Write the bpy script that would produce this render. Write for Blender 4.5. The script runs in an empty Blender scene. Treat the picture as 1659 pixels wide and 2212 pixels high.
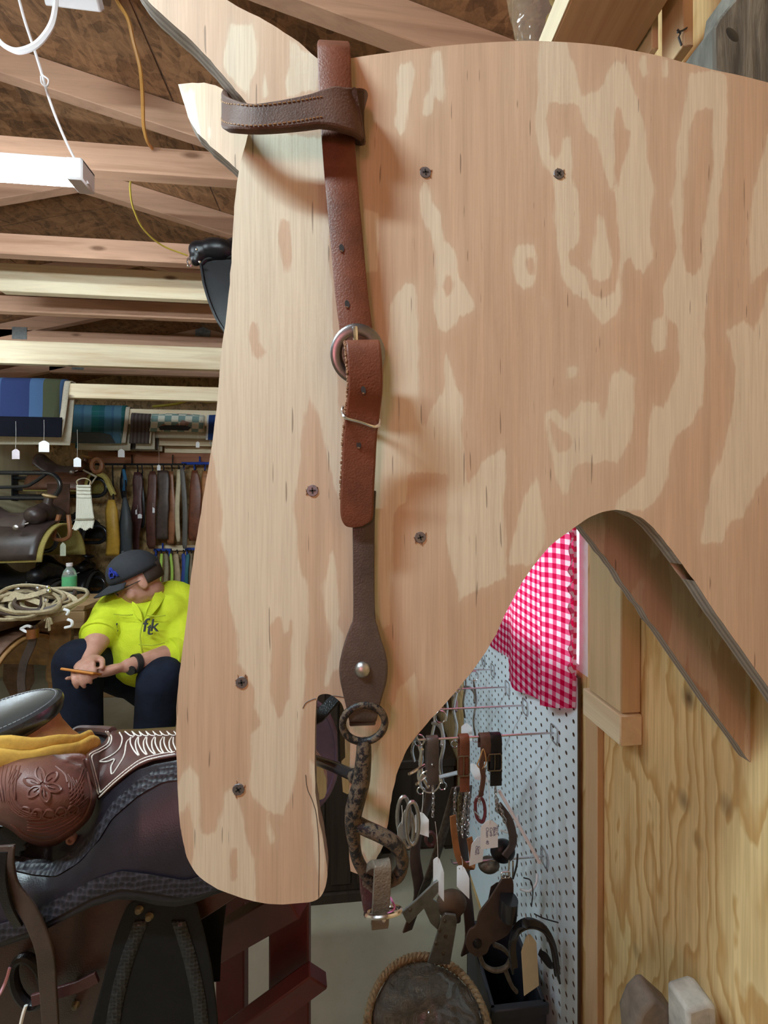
import bpy, bmesh, math, random
from mathutils import Vector, Matrix, noise as mnoise
random.seed(7)
scene = bpy.context.scene
COL = scene.collection
V = Vector

# ---------------------------------------------------------------- camera
CAMZ = 1.35
F = 840.0
PSI = math.atan(74 / 840)
cam_d = bpy.data.cameras.new('camera'); cam = bpy.data.objects.new('camera', cam_d); COL.objects.link(cam)
cam.location = (0, 0, CAMZ); cam.rotation_euler = (math.radians(90), 0, -PSI)
cam_d.sensor_fit = 'HORIZONTAL'; cam_d.sensor_width = 36; cam_d.lens = 36 * F / 1659
cam_d.clip_start = 0.01; cam_d.clip_end = 60
scene.camera = cam
scene.view_settings.view_transform = 'Standard'; scene.view_settings.look = 'None'
scene.view_settings.gamma = 1; scene.view_settings.use_curve_mapping = False
scene.view_settings.exposure = 0.15

# ---------------------------------------------------------------- world and large lights
w = bpy.data.worlds.new('sky'); scene.world = w; w.use_nodes = True
bg = w.node_tree.nodes['Background']; bg.inputs[0].default_value = (0.92, 0.96, 1.0, 1); bg.inputs[1].default_value = 4.5
def area(name, loc, target, sx, sy, power, color, spread=math.pi):
    l = bpy.data.lights.new(name, 'AREA'); l.shape = 'RECTANGLE'; l.size = sx; l.size_y = sy; l.energy = power; l.color = color; l.spread = spread
    o = bpy.data.objects.new(name, l); COL.objects.link(o); o.location = loc
    o.rotation_euler = (V(target) - V(loc)).to_track_quat('-Z', 'Y').to_euler()
    return o
# red lamp standing in for daylight through an unseen curtained window behind the photographer
area('unseen_red_lamp', (-0.70, -1.5, 1.75), (0.10, 0.3, 1.60), 0.40, 0.50, 2.1, (1.0, 0.28, 0.30), math.radians(110))
TUBE = 56.0; TUBE2 = 240.0        # emission of the ceiling tubes

# ---------------------------------------------------------------- pixel rays -> points of the place
FW = V((math.sin(PSI), math.cos(PSI), 0)); RT = V((math.cos(PSI), -math.sin(PSI), 0)); UP = V((0, 0, 1)); C0 = V((0, 0, CAMZ))
def ray(px, py): return FW + RT * ((px - 829.5) / F) + UP * ((1106 - py) / F)
def W(px, py, Y):
    d = ray(px, py); return C0 + d * (Y / d.y)
def RX(px, py, X):
    d = ray(px, py); return C0 + d * (X / d.x)
def HZ(px, py, Z):
    d = ray(px, py); return C0 + d * ((Z - CAMZ) / d.z)
def lerp(a, b, t): return a + (b - a) * t
def cr(pts, k=6, closed=False):
    """Catmull-Rom through points (tuples or vectors)"""
    P = [V(p) for p in pts]; n = len(P); out = []
    rng = range(n) if closed else range(n - 1)
    for i in rng:
        p1, p2 = P[i], P[(i + 1) % n]
        p0 = P[(i - 1) % n] if (closed or i > 0) else p1 * 2 - p2
        p3 = P[(i + 2) % n] if (closed or i + 2 < n) else p2 * 2 - p1
        for j in range(k):
            t = j / k
            out.append(0.5 * ((2 * p1) + (p2 - p0) * t + (2 * p0 - 5 * p1 + 4 * p2 - p3) * t * t + (3 * p1 - p0 - 3 * p2 + p3) * t ** 3))
    if not closed: out.append(P[-1].copy())
    return out
def interp(tab, x):
    """piecewise-linear table [(x, y)]"""
    if x <= tab[0][0]: return tab[0][1]
    for (a, b), (c, d) in zip(tab, tab[1:]):
        if x <= c: return b + (d - b) * (x - a) / (c - a)
    return tab[-1][1]

# ---------------------------------------------------------------- mesh collector
def frames(pts, closed=False, up=None):
    n = len(pts); T = []
    for i in range(n):
        a = pts[(i - 1) % n] if (closed or i > 0) else pts[i]
        b = pts[(i + 1) % n] if (closed or i < n - 1) else pts[i]
        t = (b - a); T.append(t.normalized() if t.length > 1e-9 else V((0, 0, 1)))
    u = V(up) if up is not None else (V((0, 0, 1)) if abs(T[0].z) < 0.9 else V((1, 0, 0)))
    N = []
    for i in range(n):
        if up is not None: u = V(up)
        nn = u - T[i] * u.dot(T[i])
        if nn.length < 1e-6: nn = T[i].orthogonal()
        nn.normalize(); N.append(nn); u = nn
    return T, N, [t.cross(nn) for t, nn in zip(T, N)]
class G:
    def __init__(s): s.v = []; s.f = []; s.m = []
    def add(s, verts, faces, mi=0):
        o = len(s.v); s.v += [V(p) for p in verts]; s.f += [tuple(i + o for i in f) for f in faces]; s.m += [mi] * len(faces); return s
    def box(s, x0, x1, y0, y1, z0, z1, mi=0):
        return s.obox(V(((x0 + x1) / 2, (y0 + y1) / 2, (z0 + z1) / 2)), V((1, 0, 0)), V((0, 1, 0)), V((0, 0, 1)), abs(x1 - x0) / 2, abs(y1 - y0) / 2, abs(z1 - z0) / 2, mi)
    def obox(s, c, ax, ay, az, hx, hy, hz, mi=0):
        p = [c + ax * (hx * i) + ay * (hy * j) + az * (hz * k) for k in (-1, 1) for j in (-1, 1) for i in (-1, 1)]
        return s.add(p, [(0, 2, 3, 1), (4, 5, 7, 6), (0, 1, 5, 4), (2, 6, 7, 3), (0, 4, 6, 2), (1, 3, 7, 5)], mi)
    def beam(s, a, b, wid, hgt, up=(0, 0, 1), mi=0):
        a, b = V(a), V(b); t = (b - a); L = t.length; t.normalize(); u = V(up); u = (u - t * u.dot(t)).normalized(); sd = t.cross(u)
        return s.obox((a + b) / 2, t, sd, u, L / 2, wid / 2, hgt / 2, mi)
    def sweep(s, pts, sec, up=None, closed=False, caps=True, mi=0, scale=None):
        """section points (a along frame normal, b along binormal)"""
        pts = [V(p) for p in pts]; T, N, B = frames(pts, closed, up); n = len(pts); m = len(sec); o = len(s.v)
        for i in range(n):
            k = scale[i] if scale else 1.0
            for a, b in sec: s.v.append(pts[i] + N[i] * (a * k) + B[i] * (b * k))
        for i in range(n if closed else n - 1):
            for j in range(m):
                i2 = (i + 1) % n; j2 = (j + 1) % m
                s.f.append((o + i * m + j, o + i * m + j2, o + i2 * m + j2, o + i2 * m + j)); s.m.append(mi)
        if caps and not closed:
            s.f.append(tuple(o + j for j in range(m))[::-1]); s.m.append(mi); s.f.append(tuple(o + (n - 1) * m + j for j in range(m))); s.m.append(mi)
        return s
    def tube(s, pts, r, n=8, closed=False, caps=True, mi=0, up=None, flat=1.0):
        sec = [(math.cos(2 * math.pi * j / n), math.sin(2 * math.pi * j / n) * flat) for j in range(n)]
        if isinstance(r, (int, float)): r = [r] * len(pts)
        return s.sweep(pts, sec, up, closed, caps, mi, r)
    def strap(s, pts, wid, th, side, mi=0):
        """flat band: its width lies along 'side', th is thickness"""
        if isinstance(wid, (int, float)): wid = [wid] * len(pts)
        pts = [V(p) for p in pts]; T, N, B = frames(pts, False, side); n = len(pts); o = len(s.v)
        for i in range(n):
            for a, b in ((-.5, -.3), (-.46, -.5), (.46, -.5), (.5, -.3), (.5, .3), (.46, .5), (-.46, .5), (-.5, .3)): s.v.append(pts[i] + N[i] * (a * wid[i]) + B[i] * (b * th))
        m = 8
        for i in range(n - 1):
            for j in range(m):
                j2 = (j + 1) % m; s.f.append((o + i * m + j, o + i * m + j2, o + (i + 1) * m + j2, o + (i + 1) * m + j)); s.m.append(mi)
        s.f.append(tuple(o + j for j in range(m))[::-1]); s.f.append(tuple(o + (n - 1) * m + j for j in range(m))); s.m += [mi, mi]
        return s
    def lathe(s, prof, n=24, c=(0, 0, 0), axis=(0, 0, 1), mi=0, sx=1.0):
        c = V(c); ax = V(axis).normalized(); u = ax.orthogonal().normalized() if abs(ax.z) < .99 else V((1, 0, 0)); u = (u - ax * u.dot(ax)).normalized(); vv = ax.cross(u); o = len(s.v); m = len(prof)
        for j in range(n):
            a = 2 * math.pi * j / n
            for r, h in prof: s.v.append(c + ax * h + (u * (math.cos(a) * sx) + vv * math.sin(a)) * r)
        for j in range(n):
            j2 = (j + 1) % n
            for i in range(m - 1): s.f.append((o + j * m + i, o + j2 * m + i, o + j2 * m + i + 1, o + j * m + i + 1)); s.m.append(mi)
        if prof[0][0] > 1e-6: s.f.append(tuple(o + j * m for j in range(n))[::-1]); s.m.append(mi)
        if prof[-1][0] > 1e-6: s.f.append(tuple(o + j * m + m - 1 for j in range(n))); s.m.append(mi)
        return s
    def ball(s, c, r, n=12, mi=0, sc=(1, 1, 1), rot=None):
        o = len(s.v); c = V(c); h = n // 2
        for i in range(h + 1):
            t = math.pi * i / h
            for j in range(n):
                a = 2 * math.pi * j / n; p = V((math.sin(t) * math.cos(a) * sc[0], math.sin(t) * math.sin(a) * sc[1], math.cos(t) * sc[2])) * r
                if rot is not None: p = rot @ p
                s.v.append(c + p)
        for i in range(h):
            for j in range(n):
                j2 = (j + 1) % n; s.f.append((o + i * n + j, o + (i + 1) * n + j, o + (i + 1) * n + j2, o + i * n + j2)); s.m.append(mi)
        return s
    def prism(s, front, back, mi=0, mside=None):
        n = len(front); o = len(s.v); s.v += [V(p) for p in front] + [V(p) for p in back]
        s.f.append(tuple(range(o, o + n))); s.m.append(mi); s.f.append(tuple(range(o + n, o + 2 * n))[::-1]); s.m.append(mi)
        for i in range(n):
            j = (i + 1) % n; s.f.append((o + i, o + n + i, o + n + j, o + j)); s.m.append(mi if mside is None else mside)
        return s
    def grid(s, rows, mi=0, closed_u=False):
        o = len(s.v); nr = len(rows); nc = len(rows[0])
        for r in rows: s.v += [V(p) for p in r]
        for i in range(nr - 1):
            for j in range(nc if closed_u else nc - 1):
                j2 = (j + 1) % nc; s.f.append((o + i * nc + j, o + i * nc + j2, o + (i + 1) * nc + j2, o + (i + 1) * nc + j)); s.m.append(mi)
        return s
    def build(s, name, mats, parent=None, angle=40, bevel=None, solid=None, sub=0, offset=-1, remesh=None, smooth_it=0, bseg=1):
        me = bpy.data.meshes.new(name); me.from_pydata([tuple(p) for p in s.v], [], s.f)
        if not isinstance(mats, (list, tuple)): mats = [mats]
        for m in mats: me.materials.append(m)
        me.polygons.foreach_set('material_index', s.m)
        bm = bmesh.new(); bm.from_mesh(me)
        bmesh.ops.remove_doubles(bm, verts=bm.verts, dist=1e-6); bmesh.ops.recalc_face_normals(bm, faces=bm.faces); bm.to_mesh(me); bm.free()
        me.polygons.foreach_set('use_smooth', [True] * len(me.polygons))
        if angle < 179: me.set_sharp_from_angle(angle=math.radians(angle))
        o = bpy.data.objects.new(name, me); COL.objects.link(o)
        if parent is not None:
            o.parent = parent
            if parent.type == 'EMPTY': o.matrix_parent_inverse = Matrix.Translation(-parent.location)
        if solid: md = o.modifiers.new('s', 'SOLIDIFY'); md.thickness = solid; md.offset = offset
        if bevel: md = o.modifiers.new('b', 'BEVEL'); md.width = bevel; md.segments = bseg; md.limit_method = 'ANGLE'; md.angle_limit = math.radians(40)
        if remesh: md = o.modifiers.new('r', 'REMESH'); md.mode = 'VOXEL'; md.voxel_size = remesh; md.use_smooth_shade = True
        if smooth_it: md = o.modifiers.new('sm', 'SMOOTH'); md.iterations = smooth_it; md.factor = 0.5
        if sub: md = o.modifiers.new('ss', 'SUBSURF'); md.levels = sub; md.render_levels = sub
        return o
def tag(o, label=None, cat=None, group=None, kind=None):
    if label: o['label'] = label
    if cat: o['category'] = cat
    if group: o['group'] = group
    if kind: o['kind'] = kind
    return o
def thing(name, label, cat, loc, group=None):
    o = bpy.data.objects.new(name, None); COL.objects.link(o); o.location = V(loc); o.empty_display_size = .05
    return tag(o, label, cat, group)
def struct(o, label=None, cat=None): return tag(o, label, cat, None, 'structure')
def clone(root, delta, label=None, group=None):
    r = root.copy(); COL.objects.link(r); r.location = root.location + V(delta)
    if label: r['label'] = label
    if group: r['group'] = group
    for ch in root.children:
        c = ch.copy(); COL.objects.link(c); c.parent = r
        for g in ch.children:
            d = g.copy(); COL.objects.link(d); d.parent = c
    return r
def text_obj(name, body, size, mat, parent, origin, xdir, ydir, depth=0.0003, align='CENTER', shear=0):
    cu = bpy.data.curves.new(name, 'FONT'); cu.body = body; cu.size = size; cu.extrude = depth; cu.align_x = align; cu.align_y = 'CENTER'; cu.shear = shear
    tmp = bpy.data.objects.new('tmp', cu); COL.objects.link(tmp); dg = bpy.context.evaluated_depsgraph_get()
    me = bpy.data.meshes.new_from_object(tmp.evaluated_get(dg)); bpy.data.objects.remove(tmp); bpy.data.curves.remove(cu)
    x = V(xdir).normalized(); y = V(ydir); y = (y - x * y.dot(x)).normalized(); z = x.cross(y)
    me.transform(Matrix.Translation(V(origin)) @ Matrix((x, y, z)).transposed().to_4x4())
    me.materials.clear(); me.materials.append(mat); me.name = name
    o = bpy.data.objects.new(name, me); COL.objects.link(o)
    if parent is not None:
        o.parent = parent
        if parent.type == 'EMPTY': o.matrix_parent_inverse = Matrix.Translation(-parent.location)
    return o

# ---------------------------------------------------------------- materials
class NT:
    def __init__(s, name):
        s.mat = bpy.data.materials.new(name); s.mat.use_nodes = True; s.t = s.mat.node_tree; s.b = s.t.nodes['Principled BSDF']; s.out = s.t.nodes['Material Output']
        s.tc = s.t.nodes.new('ShaderNodeTexCoord')
    def n(s, typ, **kw):
        nd = s.t.nodes.new('ShaderNode' + typ)
        for k, v in kw.items():
            if k == 'ins':
                for kk, vv in v.items():
                    if isinstance(vv, bpy.types.NodeSocket): s.t.links.new(vv, nd.inputs[kk])
                    else: nd.inputs[kk].default_value = vv
            else: setattr(nd, k, v)
        return nd
    def link(s, a, b): s.t.links.new(a, b)
    def math(s, op, a, b=0.0, clamp=False):
        return s.n('Math', operation=op, use_clamp=clamp, ins={0: a, 1: b}).outputs[0]
    def vmath(s, op, a, b=(0, 0, 0), c=(0, 0, 0)):
        nd = s.n('VectorMath', operation=op); 
        for i, x in enumerate((a, b, c)):
            if isinstance(x, bpy.types.NodeSocket): s.link(x, nd.inputs[i])
            elif i < len(nd.inputs) and nd.inputs[i].type == 'VECTOR': nd.inputs[i].default_value = x
        return nd
    def coord(s, scale=(1, 1, 1), loc=(0, 0, 0), kind='Object'):
        m = s.n('Mapping'); m.inputs['Scale'].default_value = scale; m.inputs['Location'].default_value = loc; s.link(s.tc.outputs[kind], m.inputs[0]); return m.outputs[0]
    def noise(s, vec, scale=5, detail=3, rough=.5, dist=0):
        return s.n('TexNoise', ins={'Vector': vec, 'Scale': scale, 'Detail': detail, 'Roughness': rough, 'Distortion': dist}).outputs['Fac']
    def ramp(s, fac, stops, interp='LINEAR'):
        r = s.n('ValToRGB'); cr_ = r.color_ramp; cr_.interpolation = interp
        while len(cr_.elements) < len(stops): cr_.elements.new(0.5)
        for e, (p, c) in zip(cr_.elements, stops): e.position = p; e.color = (c[0], c[1], c[2], 1) if not isinstance(c, (int, float)) else (c, c, c, 1)
        s.link(fac, r.inputs[0]); return r.outputs[0]
    def mix(s, fac, a, b, blend='MIX'):
        m = s.n('Mix', data_type='RGBA', blend_type=blend)
        for sock, x in ((m.inputs[0], fac), (m.inputs[6], a), (m.inputs[7], b)):
            if isinstance(x, bpy.types.NodeSocket): s.link(x, sock)
            else: sock.default_value = x if isinstance(x, (int, float)) else (x[0], x[1], x[2], 1)
        return m.outputs[2]
    def bump(s, h, strength=.3, dist=.001, normal=None):
        b = s.n('Bump', ins={'Height': h, 'Strength': strength, 'Distance': dist}); s.link(b.outputs[0], s.b.inputs['Normal']); return b
    def set(s, col=None, rough=.5, metal=0.0, spec=.5):
        if col is not None:
            if isinstance(col, bpy.types.NodeSocket): s.link(col, s.b.inputs['Base Color'])
            else: s.b.inputs['Base Color'].default_value = (col[0], col[1], col[2], 1)
        if isinstance(rough, bpy.types.NodeSocket): s.link(rough, s.b.inputs['Roughness'])
        else: s.b.inputs['Roughness'].default_value = rough
        s.b.inputs['Metallic'].default_value = metal; s.b.inputs['Specular IOR Level'].default_value = spec
        return s.mat
def plain(name, col, rough=.5, metal=0, var=.15, scale=30, bump=0, spec=.5):
    t = NT(name); nz = t.noise(t.coord(), scale, 4, .6)
    c = t.ramp(nz, [(.25, [x * (1 - var) for x in col]), (.75, [min(1, x * (1 + var)) for x in col])])
    if bump: t.bump(nz, bump, .001)
    return t.set(c, rough, metal, spec)
def leather(name, col, rough=.42, crack=.25, dark=.55, scale=60, spec=.5):
    t = NT(name); co = t.coord(); n1 = t.noise(co, scale * .35, 4, .65); n2 = t.noise(co, scale * 8, 3, .6)
    v = t.n('TexVoronoi', ins={'Vector': co, 'Scale': scale * 12}).outputs['Distance']
    c = t.ramp(n1, [(.28, [x * dark for x in col]), (.55, col), (.8, [min(1, x * 1.25) for x in col])])
    h = t.math('ADD', v, n2); t.bump(h, crack, .0006)
    return t.set(c, t.math('MULTIPLY_ADD', n1, .25) if False else rough, 0, spec)
def pine(name, ax='x', col=(.62, .42, .24), dark=(.46, .27, .14), knots=True, rough=.6, gs=1.0):
    t = NT(name); i = 'xyz'.index(ax); sc = [26 * gs] * 3; sc[i] = 1.6 * gs; co = t.coord(sc)
    n1 = t.noise(co, 1.0, 5, .6, .6); fine = [320] * 3; fine[i] = 9; n2 = t.noise(t.coord(fine), 1, 2, .5)
    c = t.ramp(n1, [(.3, dark), (.5, col), (.62, [min(1, x * 1.1) for x in col]), (.75, [lerp(a, b, .5) for a, b in zip(col, dark)])])
    c = t.mix(t.math('MULTIPLY', n2, .35), c, [x * .75 for x in dark])
    if knots:
        ks = [9.0] * 3; ks[i] = 3.0; v = t.n('TexVoronoi', ins={'Vector': t.coord(ks), 'Scale': 1.0, 'Randomness': 1.0}).outputs['Distance']
        c = t.mix(t.ramp(v, [(.05, .85), (.13, 0.0)]), c, (.13, .06, .03))
    t.bump(t.math('ADD', n1, n2), .15, .0008)
    return t.set(c, rough, 0, .3)
def metal(name, col, rough=.25, var=.1, scale=80, bump=0):
    t = NT(name); nz = t.noise(t.coord(), scale, 4, .6)
    c = t.ramp(nz, [(.3, [x * (1 - var) for x in col]), (.7, col)])
    if bump: t.bump(nz, bump, .0006)
    return t.set(c, t.ramp(nz, [(.3, rough * 1.4), (.7, rough)]), 1.0)
def emit(name, col, strength):
    t = NT(name); t.b.inputs['Emission Color'].default_value = (*col, 1); t.b.inputs['Emission Strength'].default_value = strength; return t.set(col, .5)

PALE = (.74, .66, .52); TAN = (.605, .44, .315)
def ply_face(name, seed=0.0, attr=True):
    """rotary-cut plywood: pale islands in tan wood; their shapes come from the mesh attribute 'figure' (signed distance in metres)"""
    t = NT(name); jag = t.noise(t.coord((330, 1, 20), (seed, 0, seed)), 1, 3, .6); wob = t.noise(t.coord((60, 1, 34), (seed, 3, 0)), 1, 3, .5)
    if attr: f = t.n('Attribute', attribute_name='figure').outputs['Fac']
    else: f = t.math('MULTIPLY', t.math('SUBTRACT', t.noise(t.coord((20, 1, 5.0), (seed, 7, 0)), 1, 3, .5), .52), .09)
    f = t.math('ADD', f, t.math('ADD', t.math('MULTIPLY', t.math('SUBTRACT', jag, .5), .0055), t.math('MULTIPLY', t.math('SUBTRACT', wob, .5), .0075)))
    band = t.ramp(t.math('ADD', t.math('MULTIPLY', f, 520.0), .5), [(.0, 0.0), (1.0, 1.0)])
    halo = t.ramp(t.math('ADD', t.math('MULTIPLY', f, 60.0), .5), [(.5, .28), (1.0, 0.0)])
    n1 = t.noise(t.coord((130, 1, 5), (seed, 0, 0)), 1, 4, .6); n2 = t.noise(t.coord((900, 1, 22), (0, 0, seed)), 1, 2, .5); n3 = t.noise(t.coord((11, 1, 3.4), (seed, 5, 0)), 1, 3, .5)
    pa = t.ramp(n1, [(.3, [x * .94 for x in PALE]), (.7, [min(1, x * 1.05) for x in PALE])])
    ta = t.ramp(n1, [(.25, [x * .86 for x in TAN]), (.5, TAN), (.8, [x * 1.16 for x in TAN])])
    ta = t.mix(t.ramp(n3, [(.45, 0.0), (.68, .5)]), ta, [lerp(a, b, .6) for a, b in zip(TAN, PALE)])
    ta = t.mix(halo, ta, [lerp(a, b, .5) for a, b in zip(TAN, PALE)])
    c = t.mix(band, pa, ta)
    c = t.mix(t.ramp(n2, [(.35, .15), (.6, 0.0)]), c, (.30, .18, .10))
    ck = t.noise(t.coord((420, 1, 26), (seed, 1, 9)), 1, 1, .4)
    c = t.mix(t.ramp(ck, [(.745, 0.0), (.775, .6)]), c, (.12, .08, .055))
    t.bump(t.math('ADD', n2, n1), .12, .0005)
    return t.set(c, .55, 0, .25)
def ply_edge(name):
    t = NT(name); sp = t.n('SeparateXYZ', ins={0: t.tc.outputs['Object']}); nz = t.noise(t.coord((120, 120, 120)), 1, 4, .7)
    lay = t.math('FRACT', t.math('MULTIPLY', sp.outputs[1], 1 / .0051)); l = t.ramp(lay, [(.0, 0.0), (.45, .1), (.55, 1.0), (.95, 1.0), (1.0, 0.0)])
    c = t.mix(l, (.40, .33, .27), (.20, .155, .125)); c = t.mix(t.math('MULTIPLY', nz, .5), c, (.5, .45, .40))
    t.bump(nz, .6, .001); return t.set(c, .8, 0, .2)
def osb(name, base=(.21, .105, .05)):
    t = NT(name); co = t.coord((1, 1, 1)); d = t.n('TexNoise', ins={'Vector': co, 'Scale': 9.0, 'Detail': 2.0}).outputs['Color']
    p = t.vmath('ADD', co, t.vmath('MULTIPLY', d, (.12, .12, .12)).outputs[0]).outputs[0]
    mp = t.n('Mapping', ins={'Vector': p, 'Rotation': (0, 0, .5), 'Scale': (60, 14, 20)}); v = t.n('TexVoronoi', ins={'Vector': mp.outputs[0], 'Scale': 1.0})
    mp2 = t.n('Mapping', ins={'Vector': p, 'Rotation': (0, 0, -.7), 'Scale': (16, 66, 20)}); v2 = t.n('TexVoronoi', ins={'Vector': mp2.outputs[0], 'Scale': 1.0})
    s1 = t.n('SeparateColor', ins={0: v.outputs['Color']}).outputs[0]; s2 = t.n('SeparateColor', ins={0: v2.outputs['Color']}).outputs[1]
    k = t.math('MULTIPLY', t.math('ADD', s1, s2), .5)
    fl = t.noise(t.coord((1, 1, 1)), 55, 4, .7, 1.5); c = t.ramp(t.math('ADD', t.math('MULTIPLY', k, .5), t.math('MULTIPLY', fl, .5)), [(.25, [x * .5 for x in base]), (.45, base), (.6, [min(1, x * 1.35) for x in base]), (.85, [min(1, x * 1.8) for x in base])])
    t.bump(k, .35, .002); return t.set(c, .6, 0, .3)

M = {}
M['ply_edge'] = ply_edge('plywood_edge')
M['pine_x'] = pine('pine_along_x', 'x', (.48, .275, .18), (.34, .18, .11)); M['pine_y'] = pine('pine_along_y', 'y'); M['pine_z'] = pine('pine_along_z', 'z', (.60, .42, .25))
M['pale_x'] = pine('pale_pine_along_x', 'x', (.80, .68, .48), (.68, .50, .30), True); M['pale_y'] = pine('pale_pine_along_y', 'y', (.80, .68, .48), (.7, .55, .36), False)
M['pale_z'] = pine('pale_pine_along_z', 'z', (.66, .50, .31), (.52, .36, .2), False)
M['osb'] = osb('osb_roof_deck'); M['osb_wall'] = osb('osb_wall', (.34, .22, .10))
M['grey_wood'] = pine('weathered_wood', 'y', (.25, .24, .21), (.10, .09, .08), False, .85)
M['white'] = plain('white_paint', (.80, .80, .82), .45, 0, .04)
M['white_plastic'] = plain('white_plastic', (.70, .64, .65), .35, 0, .04)
M['paper'] = plain('white_paper_tag', (.86, .87, .90), .7, 0, .03); M['manila'] = plain('manila_card', (.72, .68, .50), .7, 0, .05)
M['string'] = plain('cotton_string', (.80, .77, .72), .8, 0, .1)
M['ink'] = plain('pen_ink', (.10, .10, .22), .6, 0, .05); M['black_ink'] = plain('black_print', (.03, .035, .04), .6, 0, .05)
M['black_metal'] = plain('black_enamel', (.018, .018, .021), .22, 0, .1, 40, 0, .6)
M['chrome'] = metal('chrome', (.82, .80, .82), .14, .06); M['steel'] = metal('brushed_steel', (.55, .53, .53), .32, .2, 120, .1)
M['zinc'] = metal('zinc_wire', (.66, .66, .70), .25, .1); M['galv'] = metal('galvanised_metal', (.36, .38, .38), .5, .35, 40, .2)
M['brass'] = metal('aged_brass', (.28, .23, .15), .45, .3)
M['screw'] = metal('phosphated_screw', (.30, .29, .32), .45, .25, 300)
M['leather_red'] = leather('russet_leather', (.165, .050, .024), .52, .25, .5, 60, .35); M['leather_brown'] = leather('brown_leather', (.115, .056, .038), .62, .3, .55, 60, .3)
M['leather_dark'] = leather('dark_oiled_leather', (.075, .05, .042), .4); M['leather_black'] = leather('black_leather', (.010, .009, .011), .33, .25, .55, 60, .35)
M['leather_tan'] = leather('tan_leather', (.42, .22, .08), .5); M['leather_edge'] = leather('rough_leather_edge', (.30, .16, .09), .85, .8)
M['leather_wine'] = leather('wine_leather', (.085, .030, .030), .36); M['leather_tail'] = leather('oak_leather', (.30, .12, .05), .4)
M['thread'] = plain('white_thread', (.72, .66, .60), .7, 0, .1)
M['denim'] = plain('dark_denim', (.018, .026, .055), .8, 0, .35, 25, .2)
M['rubber'] = plain('black_rubber', (.02, .02, .022), .5, 0, .2)
M['glassy'] = None
# ================================================================ the room
XL, XR, YF, YB = -2.84, .44, -1.6, 3.8
RIDGE = -1.2; PITCH = .258
def roofz(x): return CAMZ + 1.254 - PITCH * ((x if x > RIDGE else 2 * RIDGE - x) + .359)      # centre line of the top chords
def concrete():
    t = NT('beige_concrete_floor'); n1 = t.noise(t.coord(), 2.2, 5, .6); n2 = t.noise(t.coord(), 60, 3, .6)
    c = t.ramp(n1, [(.3, (.22, .19, .13)), (.6, (.31, .275, .20)), (.8, (.36, .325, .245))]); c = t.mix(t.ramp(n2, [(.62, 0.0), (.75, .3)]), c, (.16, .13, .1))
    t.bump(n2, .1, .001); return t.set(c, .6, 0, .3)
M['floor'] = concrete()
def wall_ply():
    """pine plywood with wide cathedral grain running up the wall"""
    t = NT('wall_plywood'); sp = t.n('SeparateXYZ', ins={0: t.tc.outputs['Object']})
    wob = t.noise(t.coord((1, 3.4, 1.0), (0, .35, .2)), 1.6, 3, .5); wob2 = t.noise(t.coord((1, 20, 6)), 1, 3, .6)
    ph = t.math('ADD', t.math('MULTIPLY', sp.outputs[1], 30.0), t.math('ADD', t.math('MULTIPLY', wob, 15.0), t.math('MULTIPLY', wob2, 2.6)))
    saw = t.math('FRACT', ph); ring = t.ramp(saw, [(0, 0.0), (.5, .25), (.8, 1.0), (.9, 1.0), (1, 0.0)])
    fine = t.noise(t.coord((1, 330, 9)), 1, 2, .5)
    c = t.mix(ring, (.78, .57, .29), (.57, .34, .13)); c = t.mix(t.ramp(fine, [(.4, .25), (.6, 0.0)]), c, (.30, .17, .07))
    v = t.n('TexVoronoi', ins={'Vector': t.coord((1, 12, 8), (0, .3, .2)), 'Scale': 1.0, 'Randomness': 1.0}).outputs['Distance']
    c = t.mix(t.ramp(v, [(.03, .9), (.075, .55), (.16, 0.0)]), c, (.10, .045, .02))
    t.bump(t.math('ADD', fine, ring), .12, .0008); return t.set(c, .5, 0, .35)
M['wall_ply'] = wall_ply()
M['wall_beige'] = pine('pale_wall_plywood', 'z', (.60, .52, .33), (.50, .42, .25), False, .7, .4)

struct(G().box(XL - .1, XR + .1, YF - .1, YB + .1, -.06, 0).build('floor', M['floor']), 'beige concrete floor of the tack shed', 'floor')
# right wall: plywood sheets around the window opening
WY0, WY1 = .705, 1.28; WZ0 = RX(1268, 1462, XR).z; WZ1 = 1.92
wr = struct(bpy.data.objects.new('wall_right', None), 'plywood wall with a curtained window and pegboard', 'wall'); COL.objects.link(wr)
eave = roofz(XR) + .02
G().box(XR, XR + .05, YF, WY0 - .02, 0, eave).build('panel', M['wall_ply'], wr)
G().box(XR, XR + .05, WY0 - .02, WY1, 0, WZ0 - .0).build('panel', M['wall_ply'], wr)
G().box(XR, XR + .05, WY0 - .02, WY1, WZ1, eave).build('panel', M['wall_ply'], wr)
G().box(XR, XR + .05, WY1, YB, 0, eave).build('panel', M['wall_ply'], wr)
# upper framing of that wall, in view over the plywood horse
struct(G().box(XL - .05, XL, YF, YB, 0, roofz(XL) + .02).build('wall_left', M['wall_beige']), 'pale plywood wall behind the saddle racks', 'wall')
g = G()
prof = [(XL, 0), (XR, 0), (XR, roofz(XR) + .06), (RIDGE, roofz(RIDGE) + .06), (XL, roofz(XL) + .06)]
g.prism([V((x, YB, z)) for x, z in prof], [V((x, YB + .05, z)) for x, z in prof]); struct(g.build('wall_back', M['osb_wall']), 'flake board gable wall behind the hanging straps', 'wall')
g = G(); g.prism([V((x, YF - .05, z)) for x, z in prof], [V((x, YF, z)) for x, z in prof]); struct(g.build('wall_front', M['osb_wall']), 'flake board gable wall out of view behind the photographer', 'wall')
w2 = struct(bpy.data.objects.new('added_window', None), 'unseen window frame added on the solid gable behind the photographer', 'window'); COL.objects.link(w2)  # added on the solid wall to account for the red lamp
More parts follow.
